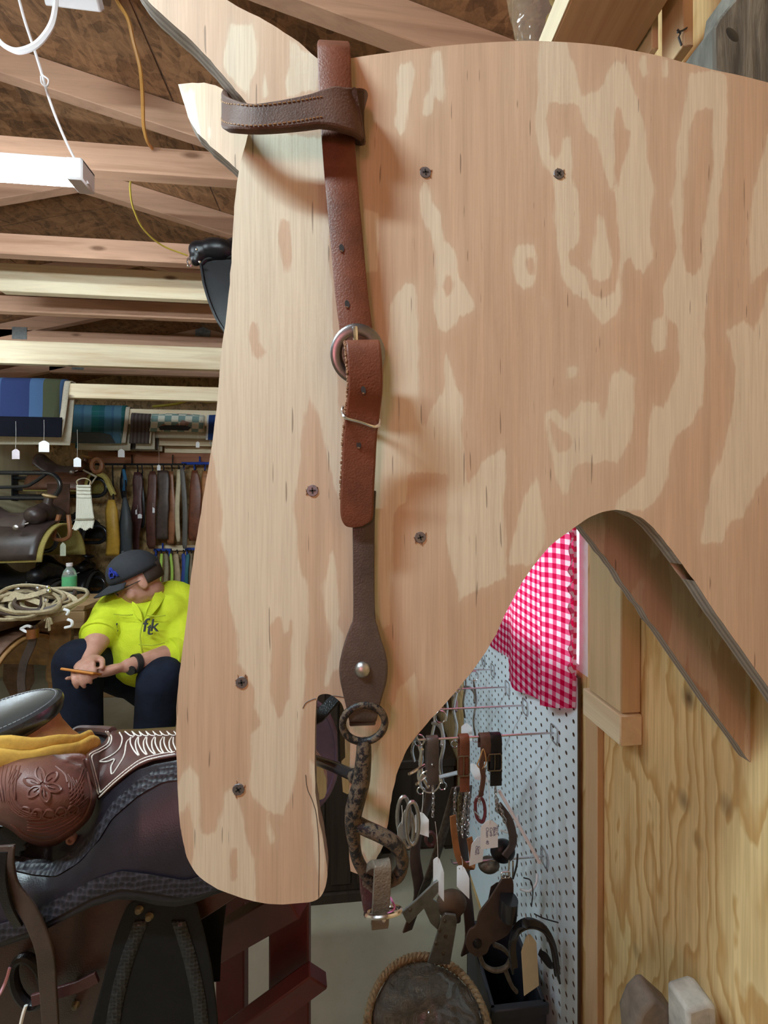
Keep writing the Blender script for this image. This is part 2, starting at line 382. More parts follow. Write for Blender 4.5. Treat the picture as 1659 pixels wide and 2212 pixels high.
for a in ((-.95, -.92, 1.45, 2.05), (-.48, -.45, 1.45, 2.05), (-.92, -.48, 1.45, 1.48), (-.92, -.48, 2.02, 2.05)): G().box(a[0], a[1], YF, YF + .02, a[2], a[3]).build('frame', M['white'], w2)
G().box(-.92, -.48, YF + .002, YF + .006, 1.48, 2.02).build('pane', M['white'], w2)
# roof deck: flake board sheets with open seams
ceil = struct(bpy.data.objects.new('ceiling', None), 'brown flake board roof deck over the trusses', 'ceiling'); COL.objects.link(ceil)
def deck(x0, x1, y0, y1):
    z0, z1 = roofz(x0) + .048, roofz(x1) + .048; t = .012
    G().add([V((x0, y0, z0)), V((x1, y0, z1)), V((x1, y1, z1)), V((x0, y1, z0)), V((x0, y0, z0 + t)), V((x1, y0, z1 + t)), V((x1, y1, z1 + t)), V((x0, y1, z0 + t))],
            [(0, 1, 2, 3), (7, 6, 5, 4), (0, 4, 5, 1), (1, 5, 6, 2), (2, 6, 7, 3), (3, 7, 4, 0)]).build('roof_panel', M['osb'], ceil)
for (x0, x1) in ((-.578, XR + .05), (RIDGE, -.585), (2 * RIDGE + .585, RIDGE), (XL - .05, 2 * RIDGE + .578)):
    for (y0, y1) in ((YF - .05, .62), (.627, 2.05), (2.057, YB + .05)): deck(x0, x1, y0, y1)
G().box(XL - .1, XR + .1, YF - .05, YB + .05, roofz(RIDGE) + .12, roofz(RIDGE) + .13).build('roof_skin', M['rubber'], ceil)
def dark_line_fill(): pass

# trusses
CH = CAMZ + 1.157
TRY = [.90, 1.36, 1.83, 2.35, 2.78, 3.33]
words = ['first', 'second', 'third', 'fourth', 'fifth', 'sixth']
for i, y in enumerate(TRY):
    t = thing('roof_truss', f'{words[i]} pine roof truss counted inward from the plywood horse', 'roof truss', (RIDGE, y, CH), 'roof trusses under the deck')
    for s in (1, -1):
        xe = XR if s > 0 else XL
        G().beam((RIDGE, y, roofz(RIDGE)), (xe, y, roofz(xe)), .038, .089).build('top_chord', M['pine_x'], t, bevel=.002)
    if i > 0:
        G().box(2 * RIDGE + .02, .02, y - .019 + .0, y + .019, CH - .0445, CH + .0445).build('bottom_chord', M['pine_x'], t, bevel=.002)
        for s in (1, -1):
            xg = RIDGE + s * .97
            G().box(xg - .04, xg + .05, y - .0215, y - .019, CH - .02, CH + .06).build('gusset_plate', M['galv'], t)
        G().prism([V((RIDGE + dx, y - .0215, roofz(RIDGE) + dz)) for dx, dz in ((-.06, -.04), (.06, -.04), (.06, .02), (0, .05), (-.06, .02))],
                  [V((RIDGE + dx, y - .019, roofz(RIDGE) + dz)) for dx, dz in ((-.06, -.04), (.06, -.04), (.06, .02), (0, .05), (-.06, .02))]).build('gusset_plate', M['galv'], t)
# window with casing, sill block and pane
def clearglass():
    t = NT('window_glass'); t.b.inputs['Transmission Weight'].default_value = 1; return t.set((1, 1, 1), .02)
M['glassy'] = clearglass()
win = struct(bpy.data.objects.new('window_1', None), 'daylit window behind the red gingham curtain', 'window'); COL.objects.link(win)
G().box(XR + .028, XR + .031, WY0, WY1, WZ0, WZ1).build('pane', M['glassy'], win)
for a in ((WY0 - .02, WY0 + .008), (WY1 - .03, WY1)): G().box(XR, XR + .05, a[0], a[1], WZ0, WZ1).build('frame', M['white'], win)
for a in ((WZ0, WZ0 + .012), (WZ1 - .03, WZ1)): G().box(XR + .001, XR + .049, WY0 + .008, WY1 - .03, a[0], a[1]).build('frame', M['white'], win)
cy1 = RX(1272, 1300, XR - .032).y; cy0 = RX(1342, 1300, XR - .032).y
ztop = WZ1 + .05
G().box(XR - .032, XR, cy0, cy1, WZ0 + .002, ztop).build('casing', M['pale_z'], win, bevel=.002)
G().box(XR - .034, XR, cy0 - .002, WY1 + .1, ztop, ztop + .09).build('casing', M['pale_y'], win, bevel=.002)
sz = RX(1338, 1612, XR - .036).z
G().box(XR - .036, XR, RX(1340, 1560, XR - .036).y, cy1 + .012, sz, WZ0 + .001).build('sill_block', M['pale_y'], win, bevel=.002)
tr = G().box(XR - .012, XR, RX(1290, 1800, XR - .012).y, RX(1264, 1800, XR - .012).y, 0, sz - .004).build('trim_1', M['pine_z'], None, bevel=.001); struct(tr, 'narrow pine strip beside the pegboard edge', 'trim')

# shelf board and blocking high on the right wall
t = thing('shelf_board', 'pine shelf plank high on the wall with one pale sawn edge', 'shelf', (.3, .6, 1.9))
zb = CAMZ + .52
xa = HZ(1205, 65, zb).x; xb = HZ(1425, 30, zb).x
G().box(xa, xb, .30, 1.15, zb, zb + .038).build('plank', M['pine_y'], t, bevel=.0015)
G().box(xa - .0012, xa, .301, 1.149, zb + .001, zb + .037).build('sawn_edge', M['pale_y'], t)
p = HZ(1440, 60, zb)
ct = thing('wall_cleat', 'short pine block under the shelf with a forked crack', 'cleat', (xb + .02, .4, zb))
e0 = W(1400, 112, .40); e1 = W(1472, 0, .40)
G().box(W(1462, 60, .37).x, W(1484, 60, .37).x, .362, .39, W(1470, 118, .37).z, zb + .25).build('block', M['pine_z'], ct, bevel=.001)
G().box(xb + .002, W(1462, 60, .37).x - .001, .392, 1.1, zb - .02, zb + .10).build('ledger', M['pale_y'], ct, bevel=.001)
cg = G(); cp = [W(1463, 64, .3615), W(1470, 72, .3615), W(1466, 80, .3615), W(1472, 98, .3615)]; cg.tube(cp, .0009, 5); cg.tube([W(1463, 70, .3615), W(1474, 66, .3615), W(1484, 60, .3615)], .0008, 5); cg.build('crack', M['rubber'], ct)
# weathered plank
gp = thing('weathered_plank', 'grey weathered barn plank with a knot hole above the horse neck', 'plank', (.38, .36, 1.7))
poly = [(1544, 150), (1542, 60), (1552, 40), (1592, -8), (1600, -60), (1900, -60), (1900, 260), (1760, 215), (1659, 190), (1590, 172)]
YP = .315
pa_ = [W(x, y, YP) for x, y in poly]; pb_ = [p + V((.0, .035, 0)) for p in pa_]
gw = NT('barn_wood'); 
mp = gw.n('Mapping', ins={'Vector': gw.tc.outputs['Object'], 'Rotation': (0, .75, 0), 'Scale': (90, 30, 9)}); nz = gw.noise(mp.outputs[0], 1, 5, .7, .5)
c = gw.ramp(nz, [(.3, (.05, .045, .04)), (.5, (.15, .145, .125)), (.7, (.30, .29, .25))]); gw.bump(nz, .8, .002); gw.set(c, .85, 0, .2)
G().prism(pa_, pb_).build('board', gw.mat, gp, bevel=.002)
kh = W(1582, 75, YP); G().lathe([(.0001, -.0006), (.0055, -.0006), (.0075, .0)], 16, kh, (0, 1, 0), sx=.6).build('knot', M['rubber'], gp)

# ceiling tube light, hung on white cords
LZ = W(190, 383, 1.05).z; LX = W(192, 383, 1.05).x
M['tube'] = emit('lit_tube', (.78, .92, 1.0), TUBE)
def tube_light(loc, label, L=1.25, mat='tube'):
    t = thing('tube_light', label, 'light', loc, 'ceiling tube lights')
    x1, y, z = loc; x0 = x1 - L
    G().box(x0, x1, y - .025, y + .025, z + .018, z + .028).build('housing', M['white_plastic'], t, bevel=.003)
    secs = [(math.cos(a) * .024, math.sin(a) * .042) for a in [math.pi * k / 10 for k in range(11)]]
    pts = [V((x, y, z + .018)) for x in (x0 + .04, x1 - .04)]
    g = G(); g.sweep(pts, [(-b, a) for a, b in secs], up=(0, 0, 1)); g.build('diffuser', M[mat], t)
    for xx in (x0, x1 - .04): G().box(xx, xx + .04, y - .026, y + .026, z - .026, z + .029).build('end_cap', M['white_plastic'], t, bevel=.004)
    return t
M['tube2'] = emit('lit_shop_light', (.74, .94, 1.0), TUBE2)
l1 = tube_light((LX, 1.05, LZ), 'lit white tube light hanging by cords over the saddles')
l2 = tube_light((-.33, -.02, 2.18), 'lit white tube light above the photographer', .55, 'tube2')
l3 = tube_light((-2.04, 2.0, LZ), 'unseen tube light added beside the saddle racks to brighten the rails', .75)  # added lamp out of view, brightens the far rails
l4 = tube_light((-1.0, .60, 2.25), 'unseen tube light added beside the foreground saddle to brighten the pegboard')  # added lamp out of view, lights the pegboard and right wall
# cords
def cord(name, label, pts, r, mat, k=8, cat='cord'):
    g = G(); g.tube(cr(pts, k), r, 6); return tag(g.build(name, mat), label, cat)
Yc = 1.05
cord('light_cord', 'thin white cord running down to the lit tube end', [W(34, -30, .96), W(52, 40, .97), W(75, 110, .98), W(92, 165, 1.0), W(110, 225, 1.01), W(140, 300, 1.02), W(170, 360, 1.04), W(190, 398, 1.045)], .0032, M['white_plastic'])
cord('power_cable', 'thick white cable drooping in a loop near the ceiling', [W(-60, 20, .9), W(-5, 85, .9), W(20, 105, .9), W(45, 110, .9), W(80, 95, .9), W(108, 60, .9), W(119, 20, .9), W(121, -40, .9)], .0052, M['white_plastic'])
cord('hanging_loop', 'small knotted loop tied into the white light cord', [W(88, 160, .985), W(104, 172, .985), W(101, 186, .99), W(90, 180, .99), W(88, 165, .988)], .0018, M['white_plastic'])
M['orange_cord'] = plain('orange_cord_sheath', (.50, .24, .06), .5, 0, .15); M['yellow_cord'] = plain('yellow_cord_sheath', (.55, .40, .06), .5, 0, .15)
cord('extension_cord', 'orange extension cord dangling from the roof deck', [W(235, -40, 1.1), W(255, 5, 1.1), W(276, 40, 1.1), W(288, 90, 1.12), W(303, 150, 1.15), W(308, 210, 1.2), W(310, 270, 1.25), W(318, 305, 1.29), W(328, 320, 1.335)], .0052, M['orange_cord'])
cord('yellow_extension_lead', 'thin yellow lead trailing below the second truss', [W(282, 388, 1.40), W(281, 410, 1.42), W(288, 450, 1.5), W(310, 495, 1.6), W(350, 530, 1.7), W(405, 552, 1.78)], .0035, M['yellow_cord'])
jb = thing('junction_box', 'white electrical box cover on the roof deck above the cords', 'electrical box', W(160, 5, 1.0))
c = [W(96, 12, .985), W(217, 27, .985), W(205, -20, .985), W(85, -40, .985)]
G().prism(c, [p + V((0, .02, .03)) for p in c]).build('cover', M['white_plastic'], jb, bevel=.003)
# ================================================================ plywood horse head
YP0 = .29; TH = .0127; YB0 = YP0 + TH + .0889
ear = [(318, 0), (360, 40), (400, 75), (440, 115), (480, 160), (510, 195), (537, 228)]
earL = [(249, -159), (278, -60), (300, -22)] + ear
earR = [(690, 130), (681, 123), (645, 91), (599, 60), (560, 37), (490, 0), (440, -60), (395, -130), (343, -157), (290, -163)]
top = [(1900, 240), (1800, 215), (1659, 178), (1560, 155), (1500, 140), (1400, 115), (1300, 98), (1200, 90), (1130, 88), (1050, 92), (950, 100), (850, 112), (760, 125), (700, 131)]
arch = [(1900, 1830), (1800, 1690), (1659, 1484), (1600, 1400), (1550, 1330), (1500, 1255), (1450, 1188), (1420, 1150), (1390, 1122), (1360, 1107), (1330, 1102), (1300, 1106), (1275, 1117), (1240, 1140), (1200, 1170), (1170, 1200), (1130, 1255), (1100, 1310), (1060, 1390), (1020, 1450), (990, 1487), (960, 1522), (920, 1565), (885, 1610), (865, 1650), (850, 1700), (843, 1740), (838, 1780), (826, 1830), (806, 1865), (786, 1882), (772, 1888)]
jaw = [(757, 1882), (753, 1822), (755, 1700), (757, 1600), (750, 1555)]
slot = [(745, 1537), (738, 1520), (722, 1505), (702, 1499), (688, 1503), (683, 1515)]
slotL = [(681, 1560), (680, 1690), (688, 1760), (698, 1815), (706, 1870), (706, 1900), (697, 1930), (676, 1947), (640, 1952), (600, 1953), (560, 1949), (515, 1938), (470, 1920), (432, 1895), (408, 1862), (396, 1820), (388, 1770), (383, 1680), (380, 1580), (385, 1480), (395, 1400), (405, 1320), (416, 1220), (430, 1130), (445, 1040), (458, 960), (470, 860), (478, 760), (489, 680), (498, 590), (503, 500), (508, 430), (518, 360), (530, 310), (541, 275), (540, 245)]
def sm(p, k=4): return [(v.x, v.y) for v in cr([(a, b, 0) for a, b in p], k)]
outline = sm(arch) + sm(jaw, 2) + sm(slot, 4) + sm(slotL) + sm(earL[::-1], 3) + sm(earR[::-1], 3) + sm(top[::-1], 3)
def jitter(p, amp, seed): return [(x + amp * mnoise.noise((x * .05, y * .05, seed)), y + amp * mnoise.noise((y * .05, x * .05, seed + 9))) for x, y in p]
ZA = lambda L: [(780 + x * .5299, 80 + y * .5299) for x, y in L]
ZC = lambda L: [(370 + x * .3888, 1100 + y * .3888) for x, y in L]
ZE = lambda L: [(440 + x * .2411, 60 + y * .2411) for x, y in L]
pale = [ZA(p) for p in (
 [(300,65),(320,65),(335,150),(345,230),(340,285),(325,265),(300,250),(290,300),(270,318),(258,310),(262,250),(285,200),(290,120)],
 [(155,120),(200,100),(215,140),(190,260),(180,380),(160,395),(140,360),(150,220)],
 [(735,0),(830,0),(850,80),(870,130),(885,200),(895,250),(920,235),(960,220),(1000,190),(1010,140),(1040,100),(1075,110),(1100,170),(1125,240),(1140,320),(1160,420),(1175,520),(1190,600),(1190,700),(1180,800),(1190,900),(1160,965),(1120,940),(1100,900),(1070,920),(1060,1000),(1060,1080),(1040,1140),(985,1175),(950,1120),(920,1065),(870,1050),(840,1020),(815,950),(795,850),(785,740),(785,640),(780,570),(750,520),(725,430),(712,350),(718,250),(720,120)],
 [(620,900),(630,860),(665,840),(700,850),(720,900),(718,970),(700,1015),(670,1025),(635,1000),(618,950)],
 [(245,590),(265,600),(280,680),(320,730),(340,830),(375,870),(395,960),(440,1030),(465,1080),(465,1110),(400,1140),(370,1190),(345,1205),(310,1190),(290,1100),(300,1000),(295,880),(280,800),(250,720),(240,640)],
 [(345,1290),(360,1340),(385,1420),(405,1450),(415,1550),(420,1650),(430,1800),(440,1820),(470,1780),(500,1730),(560,1690),(575,1665),(590,1700),(585,1800),(580,1900),(590,2060),(590,2200),(400,2300),(350,2060),(360,1900),(350,1780),(200,1780),(190,1900),(150,1920),(60,2040),(55,1900),(60,1700),(90,1460),(100,1300),(120,1100),(150,1040),(190,1000),(220,1010),(225,1100),(235,1250),(235,1450),(245,1580),(260,1600),(290,1520),(330,1450),(345,1400)],
 [(710,1790),(725,1810),(740,1880),(745,1960),(745,2060),(700,2150),(600,2150),(615,2060),(640,1960),(670,1880)],
 [(750,1530),(790,1505),(820,1540),(830,1560),(870,1510),(900,1480),(970,1490),(985,1600),(1000,1500),(1030,1380),(1070,1345),(1115,1390),(1110,1550),(1095,1650),(1050,1740),(1000,1720),(960,1740),(910,1730),(870,1760),(850,1830),(830,1870),(800,1800),(775,1700),(745,1600)],
 [(1340,150),(1420,140),(1490,150),(1500,300),(1480,480),(1470,650),(1450,800),(1430,950),(1410,1020),(1400,1200),(1405,1350),(1390,1500),(1340,1580),(1290,1620),(1260,1700),(1250,1800),(1220,1870),(1150,1930),(1040,1930),(1050,1890),(1100,1840),(1160,1780),(1170,1650),(1190,1490),(1230,1510),(1270,1430),(1300,1330),(1290,1180),(1245,1140),(1240,1270),(1200,1285),(1185,1240),(1195,1160),(1230,1130),(1225,1030),(1260,960),(1280,860),(1270,680),(1285,520),(1300,350),(1330,230)],
 [(1560,1150),(1600,1200),(1640,1100),(1659,1000),(1720,1000),(1720,1700),(1600,1850),(1560,1950),(1500,1990),(1480,2060),(1390,2060),(1400,1950),(1420,1830),(1470,1700),(1520,1500),(1530,1350),(1490,1200)],
 [(1600,640),(1659,400),(1720,400),(1720,900),(1640,950),(1590,1000),(1580,900)],
 [(1145,60),(1165,60),(1165,150),(1150,165),(1135,110)], [(1230,85),(1255,90),(1250,160),(1232,160)], [(742,1060),(760,1075),(757,1100),(745,1095)], [(845,1345),(875,1350),(870,1385),(845,1390)],
 [(10,700),(70,720),(75,820),(60,900),(55,950),(20,960),(5,850)])]
pale += [[(515,350),(535,275),(700,300),(705,450),(714,640),(722,760),(737,850),(740,1000),(744,1100),(725,1060),(705,980),(690,900),(670,840),(655,900),(652,980),(640,1050),(632,1100),(640,1190),(650,1240),(662,1262),(665,1330),(660,1400),(655,1480),(650,1567),(642,1664),(627,1730),(611,1761),(588,1757),(557,1730),(541,1703),(545,1625),(545,1586),(564,1563),(549,1528),(549,1489),(514,1430),(512,1368),(502,1318),(494,1283),(487,1201),(475,1158),(474,1100),(472,1050),(466,1000),(455,960),(468,860),(470,760),(480,680),(490,590),(495,500),(500,430)]]
pale += [ZC(p) for p in (
 [(105,1395),(120,1430),(150,1490),(155,1600),(158,1720),(165,1800),(200,1815),(240,1810),(265,1760),(280,1680),(300,1580),(320,1560),(365,1600),(385,1680),(400,1760),(430,1870),(450,1960),(470,2080),(480,2230),(350,2200),(200,2140),(130,2060),(110,2000),(125,1900),(115,1780),(105,1660),(95,1610),(70,1680),(35,1740),(25,1540),(60,1470)],
 [(870,250),(900,220),(930,330),(940,480),(930,640),(960,700),(950,860),(900,900),(870,1000),(840,980),(870,850),(890,700),(860,560),(840,430)],
 [(1140,-100),(1230,0),(1225,300),(1215,640),(1180,660),(1130,560)],
 [(1250,1000),(1363,900),(1380,1240),(1300,1350),(1260,1470),(1220,1620),(1170,1800),(1100,1960),(1050,1900),(1080,1750),(1120,1400),(1200,1200)],
 [(775,1400),(805,1400),(815,1600),(835,1800),(850,1950),(840,2160),(812,2000),(790,1750),(778,1560)], [(540,1700),(570,1780),(580,1840),(555,1860),(535,1800)])]
pale += [ZE(p) for p in ([(245,-40),(430,-40),(475,100),(500,250),(480,400),(430,470),(400,640),(330,560),(180,350),(180,250),(230,100)], [(780,130),(1010,260),(1040,560),(750,620),(730,500),(770,350)], [(540,330),(580,600),(540,620),(520,450)])]
tan = [ZA(p) for p in (
 [(765,265),(800,270),(850,270),(890,280),(905,330),(920,380),(960,410),(975,470),(990,560),(1010,610),(1030,640),(1040,700),(1045,800),(1055,900),(1045,980),(1020,1055),(980,1065),(940,1050),(910,980),(890,955),(850,930),(840,880),(880,830),(890,760),(890,640),(865,570),(860,480),(850,410),(820,400),(815,470),(795,510),(765,480),(765,420),(750,330)],
 [(1035,275),(1055,290),(1080,370),(1105,380),(1090,450),(1060,530),(1045,610),(1037,600),(1035,480),(1028,400)],
 [(680,905),(700,900),(708,940),(700,970),(685,965),(678,930)], [(345,970),(370,965),(380,1010),(370,1050),(345,1060),(333,1020)],
 [(770,1560),(800,1600),(860,1620),(870,1660),(840,1690),(800,1690),(785,1640)],
 [(1370,300),(1440,290),(1430,450),(1440,520),(1410,650),(1400,800),(1385,930),(1355,980),(1320,960),(1308,850),(1310,650),(1330,480),(1340,380)])]
tan += [ZC(p) for p in ([(590,600),(610,600),(625,690),(650,680),(655,610),(680,620),(680,680),(662,780),(660,900),(663,1060),(640,1080),(620,1150),(600,1155),(565,1080),(550,1000),(545,880),(560,780),(562,660)], [(330,1880),(370,1880),(378,1960),(365,2060),(335,2060),(325,1960)])]
tan += [[(605,470),(622,480),(632,560),(620,600),(606,560),(598,510)], [(540,700),(556,695),(560,740),(574,760),(562,785),(545,770),(537,730)]]
teardrop = [ZA([(965,720),(985,760),(1010,840),(1025,920),(1010,980),(980,1000),(945,985),(930,930),(945,850),(955,780)])]
import numpy as np
def sdf(P, polys):
    """signed distance (negative inside) of points P (n,2) to the union of polygons"""
    best = np.full(len(P), 1e9)
    for poly in polys:
        Q = np.array(poly); R = np.roll(Q, -1, 0); d2 = np.full(len(P), 1e18); ins = np.zeros(len(P), bool)
        for a, b in zip(Q, R):
            e = b - a; wv = P - a; tt = np.clip((wv @ e) / max(1e-9, e @ e), 0, 1); dd = wv - tt[:, None] * e; d2 = np.minimum(d2, (dd * dd).sum(1))
            c = (a[1] <= P[:, 1]) != (b[1] <= P[:, 1])
            if abs(e[1]) > 1e-9: ins ^= c & (P[:, 0] < a[0] + (P[:, 1] - a[1]) * e[0] / e[1])
        sd_ = np.sqrt(d2); sd_[ins] *= -1; best = np.minimum(best, sd_)
    return best
def panel_mesh(name, out, Y, parent, mats, step=7.0, dY=0.0):
    """plywood panel: finely divided front face carrying the figure field, cut edge and back"""
    from mathutils.geometry import delaunay_2d_cdt
    xs = [p[0] for p in out]; ys = [p[1] for p in out]
    gx, gy = np.meshgrid(np.arange(min(xs), max(xs), step), np.arange(min(ys), max(ys), step)); P = np.stack([gx.ravel(), gy.ravel()], 1)
    P = P[sdf(P, [out]) < -step * .5]; n = len(out)
    vin = [V(p) for p in out] + [V((float(x), float(y))) for x, y in P]
    vv, _, ff, *_ = delaunay_2d_cdt(vin, [], [list(range(n))], 1, 1e-4)
    A = np.array([(p.x, p.y) for p in vv])
    f = np.maximum(sdf(A, pale), -sdf(A, tan)); f = np.minimum(f, sdf(A, teardrop)) * (YP0 / F)
    g = G(); g.v = [W(p.x, p.y, Y) + V((0, dY, 0)) for p in vv]; g.f = [tuple(t) for t in ff]; g.m = [0] * len(ff)
    k = len(g.v); fr = [W(x, y, Y) + V((0, dY, 0)) for x, y in out]; bk_ = [p + V((0, TH, 0)) for p in fr]; g.v += bk_
    # outline points keep their order among the triangulated points
    idx = {}
    key = {(round(p.x, 2), round(p.y, 2)): i for i, p in enumerate(vv)}
    ring = [key.get((round(x, 2), round(y, 2))) for x, y in out]
    for i in range(n):
        j = (i + 1) % n
        if ring[i] is None or ring[j] is None: continue
        g.f.append((ring[i], ring[j], k + j, k + i)); g.m.append(1)
    g.f.append(tuple(range(k, k + n))[::-1]); g.m.append(0)
    me = bpy.data.meshes.new(name); me.from_pydata([tuple(p) for p in g.v], [], g.f)
    for m in mats: me.materials.append(m)
    me.polygons.foreach_set('material_index', g.m)
    at = me.attributes.new('figure', 'FLOAT', 'POINT'); at.data.foreach_set('value', np.concatenate([f, np.full(n, .01)]).astype(np.float32))
    bm = bmesh.new(); bm.from_mesh(me); bmesh.ops.recalc_face_normals(bm, faces=bm.faces); bm.to_mesh(me); bm.free()
    me.polygons.foreach_set('use_smooth', [True] * len(me.polygons)); me.set_sharp_from_angle(angle=math.radians(30))
    o = bpy.data.objects.new(name, me); COL.objects.link(o); o.parent = parent; o.matrix_parent_inverse = Matrix.Translation(-parent.location)
    return o
M['ply_front'] = ply_face('plywood_front', 0.0)
M['ply_back'] = ply_face('plywood_back', 3.3, False)
hd = thing('horse_head_cutout', 'large plywood horse head cutout with screwed double panels and a bit slot', 'cutout', W(800, 1950, .34))
o1 = jitter(outline, 1.6, 0.0)
panel_mesh('front_panel', o1, YP0, hd, [M['ply_front'], M['ply_edge']])
o2 = []
for x, y in jitter(outline, 4, 5.0):
    if 720 < x < 800 and y > 1540: x -= 22
    if 655 < x < 716 and y > 1490: x -= interp([(1490, 62), (1790, 62), (1860, 26), (1950, 6)], y)
    if 900 > x > 700 and y > 1780: y += 40
    o2.append((x, y))
G().prism([W(x, y, YP0) + V((0, YB0 - YP0, 0)) for x, y in o2], [W(x, y, YP0) + V((0, YB0 - YP0 + TH, 0)) for x, y in o2], 0, 1).build('back_panel', [M['ply_back'], M['ply_edge']], hd, angle=30)
def spacer(x0, x1, y0, y1):
    a = W(x0, y0, YP0); b = W(x1, y1, YP0)
    G().box(a.x, b.x, YP0 + TH, YB0, b.z, a.z).build('spacer_block', M['pine_x'], hd)
spacer(860, 1260, 330, 420); spacer(640, 940, 1050, 1140); spacer(490, 560, 1440, 1740)
# screws
def screw(px, py, rot):
    c = W(px, py, YP0); r = .0043
    g = G(); g.lathe([(.0001, -.0006), (r * .92, -.0006), (r, -.0001), (r, .0004)], 20, c, (0, 1, 0)); s = g.build('screw', M['screw'], hd)
    g = G(); ca, sa = math.cos(rot), math.sin(rot)
    for a in (V((ca, 0, sa)), V((-sa, 0, ca))):
        g.obox(c + V((0, -.0007, 0)), a, V((0, 1, 0)), a.cross(V((0, 1, 0))), .0023, .00012, .00055)
    g.build('cross_recess', M['rubber'], s)
    # torn veneer splinters round the head
    g = G()
    for k in range(7):
        a = random.uniform(0, 6.28); p0 = c + V((math.cos(a) * r, -.0002, math.sin(a) * r)); q = p0 + V((math.cos(a) * .0008, 0, math.sin(a) * .001 + random.choice((-1, 1)) * .0012))
        g.tube([p0, q], [.0005, .00015], 5)
    g.build('splinter', M['leather_edge'], s)
for px, py, rt in ((919, 373, .15), (1207, 376, .9), (675, 1060, .05), (908, 1161, .3), (522, 1474, .12), (515, 1705, .6)): screw(px, py, rt)

# pencil lines left by the maker
pm = plain('graphite', (.10, .09, .085), .5)
for pts in ([(660, 1674), (664, 1704), (676, 1733), (684, 1767), (689, 1841), (688, 1933)], [(654, 1530), (661, 1518), (674, 1511), (682, 1509)], [(716, 1503), (730, 1504), (748, 1507)]):
    G().tube(cr([W(x, y, YP0 - .0001) for x, y in pts], 5), .00028, 5).build('pencil_line', pm, hd)

# ================================================================ bridle hung on the cutout
br = thing('bridle', 'russet leather bridle with browband and buckle strapped on the plywood horse', 'bridle', W(740, 1550, .28))
HXW = (1, 0, 0.0)
crown = cr([W(722, 150, .32), W(722, 110, .322), W(721, 97, .312), W(721, 95, .296), W(721, 103, .282), W(722, 120, .2795), W(724, 190, .2795), W(729, 280, .280), W(738, 400, .2815), W(749, 520, .2815), W(760, 640, .281), W(770, 720, .281), W(776, 790, .283)], 5)
sd = (W(790, 700, .281) - W(725, 715, .281)).normalized()
G().strap(crown, .0235, .0034, (1, 0, .05)).build('crown_strap', M['leather_red'], br, bevel=.0006)
# raised edge bead of the crown strap end
# browband: loops round the crown strap then out round the ear and back
bp = cr([W(772, 250, .2755), W(755, 243, .2715), W(725, 237, .2690), W(690, 240, .2690), W(650, 247, .2695), W(600, 254, .2705), W(550, 258, .272), W(510, 254, .277), W(490, 246, .288), W(487, 236, .302), W(496, 226, .318), W(512, 218, .336), W(535, 216, .352), W(560, 220, .37)], 5)
wid = [interp([(0, .030), (9, .029), (16, .0215), (30, .0175), (45, .0175), (65, .016)], i) for i in range(len(bp))]
bb = G().strap(bp, wid, .005, (0, 0, 1)).build('browband', M['leather_brown'], br, bevel=.0008)
lp = cr([W(703, 243, .2862), W(716, 245, .2866), W(730, 246, .2866), W(768, 252, .285), W(778, 255, .279), W(774, 252, .2745)], 4)
G().strap(lp, .029, .0035, (0, 0, 1)).build('browband_loop', M['leather_brown'], bb)
stt = G()
for ey, yy in (( -.0068, 0), (.0068, 0)):
    for i in range(14, 50):
        p = bp[i]; q = bp[i + 1]
        tdir = (q - p); nrm = tdir.cross(V((0, 0, 1))).normalized()
        if nrm.y > 0: nrm = -nrm
        a = p + V((0, 0, ey)) + nrm * .0027; stt.tube([a + tdir * .12, a + tdir * .75], .00042, 5)
stt.build('stitching', plain('tan_thread', (.42, .25, .12), .7), bb)
# buckle with tongue
bc = W(773, 765, .2745); bg_ = G()
ringp = [bc + V((math.cos(a) * .0165 * (1.0 if math.sin(a) > -.2 else .94), -.002 * math.sin(a), math.sin(a) * .0185)) for a in [2 * math.pi * k / 40 for k in range(40)]]
bg_.sweep(ringp, [(math.cos(a) * .0031, math.sin(a) * .0016) for a in [2 * math.pi * k / 10 for k in range(10)]], up=None, closed=True)
bk = None
def ring_flat(c, rx, rz, bw, bt, n=48, tilt=0.0, axis_y=True):
    g = G(); rows = []
    sec = [(math.cos(a) * bw / 2, math.sin(a) * bt / 2) for a in [2 * math.pi * k / 12 for k in range(12)]]
    for k in range(n):
        a = 2 * math.pi * k / n; d = V((math.cos(a), 0, math.sin(a)))
        base = c + V((math.cos(a) * rx, -tilt * math.sin(a), math.sin(a) * rz)); rows.append([base + d * s + V((0, t, 0)) for s, t in sec])
    rows.append(rows[0]); return g.grid(rows, closed_u=True)
bk = ring_flat(bc, .0152, .0162, .0082, .0028, tilt=.003).build('buckle', metal('dull_nickel', (.30, .28, .29), .28, .25, 200), br)
G().tube([W(767, 708, .2700), W(768, 722, .2695), W(769, 740, .2712), W(771, 775, .277)], [.0022, .0021, .0018, .0016], 8).build('tongue', M['chrome'], bk)
# billet folded up through the buckle and down through the keeper
bl = cr([W(783, 800, .2785), W(783, 752, .276), W(783, 741, .2695), W(785, 752, .2645), W(788, 790, .2640), W(789, 840, .2665), W(784, 890, .2715), W(778, 940, .2745), W(775, 1000, .2765), W(772, 1060, .2775), W(771, 1100, .278), W(772, 1125, .2785), W(774, 1138, .279)], 6)
n = len(bl); wb = [.0238 if i < n - 15 else .0238 * math.sqrt(max(.06, 1 - ((i - (n - 15)) / 14.0) ** 2.6)) for i in range(n)]
G().strap(bl, wb, .0042, (1, 0, .06)).build('billet', [M['leather_red']], br, bevel=.0007)
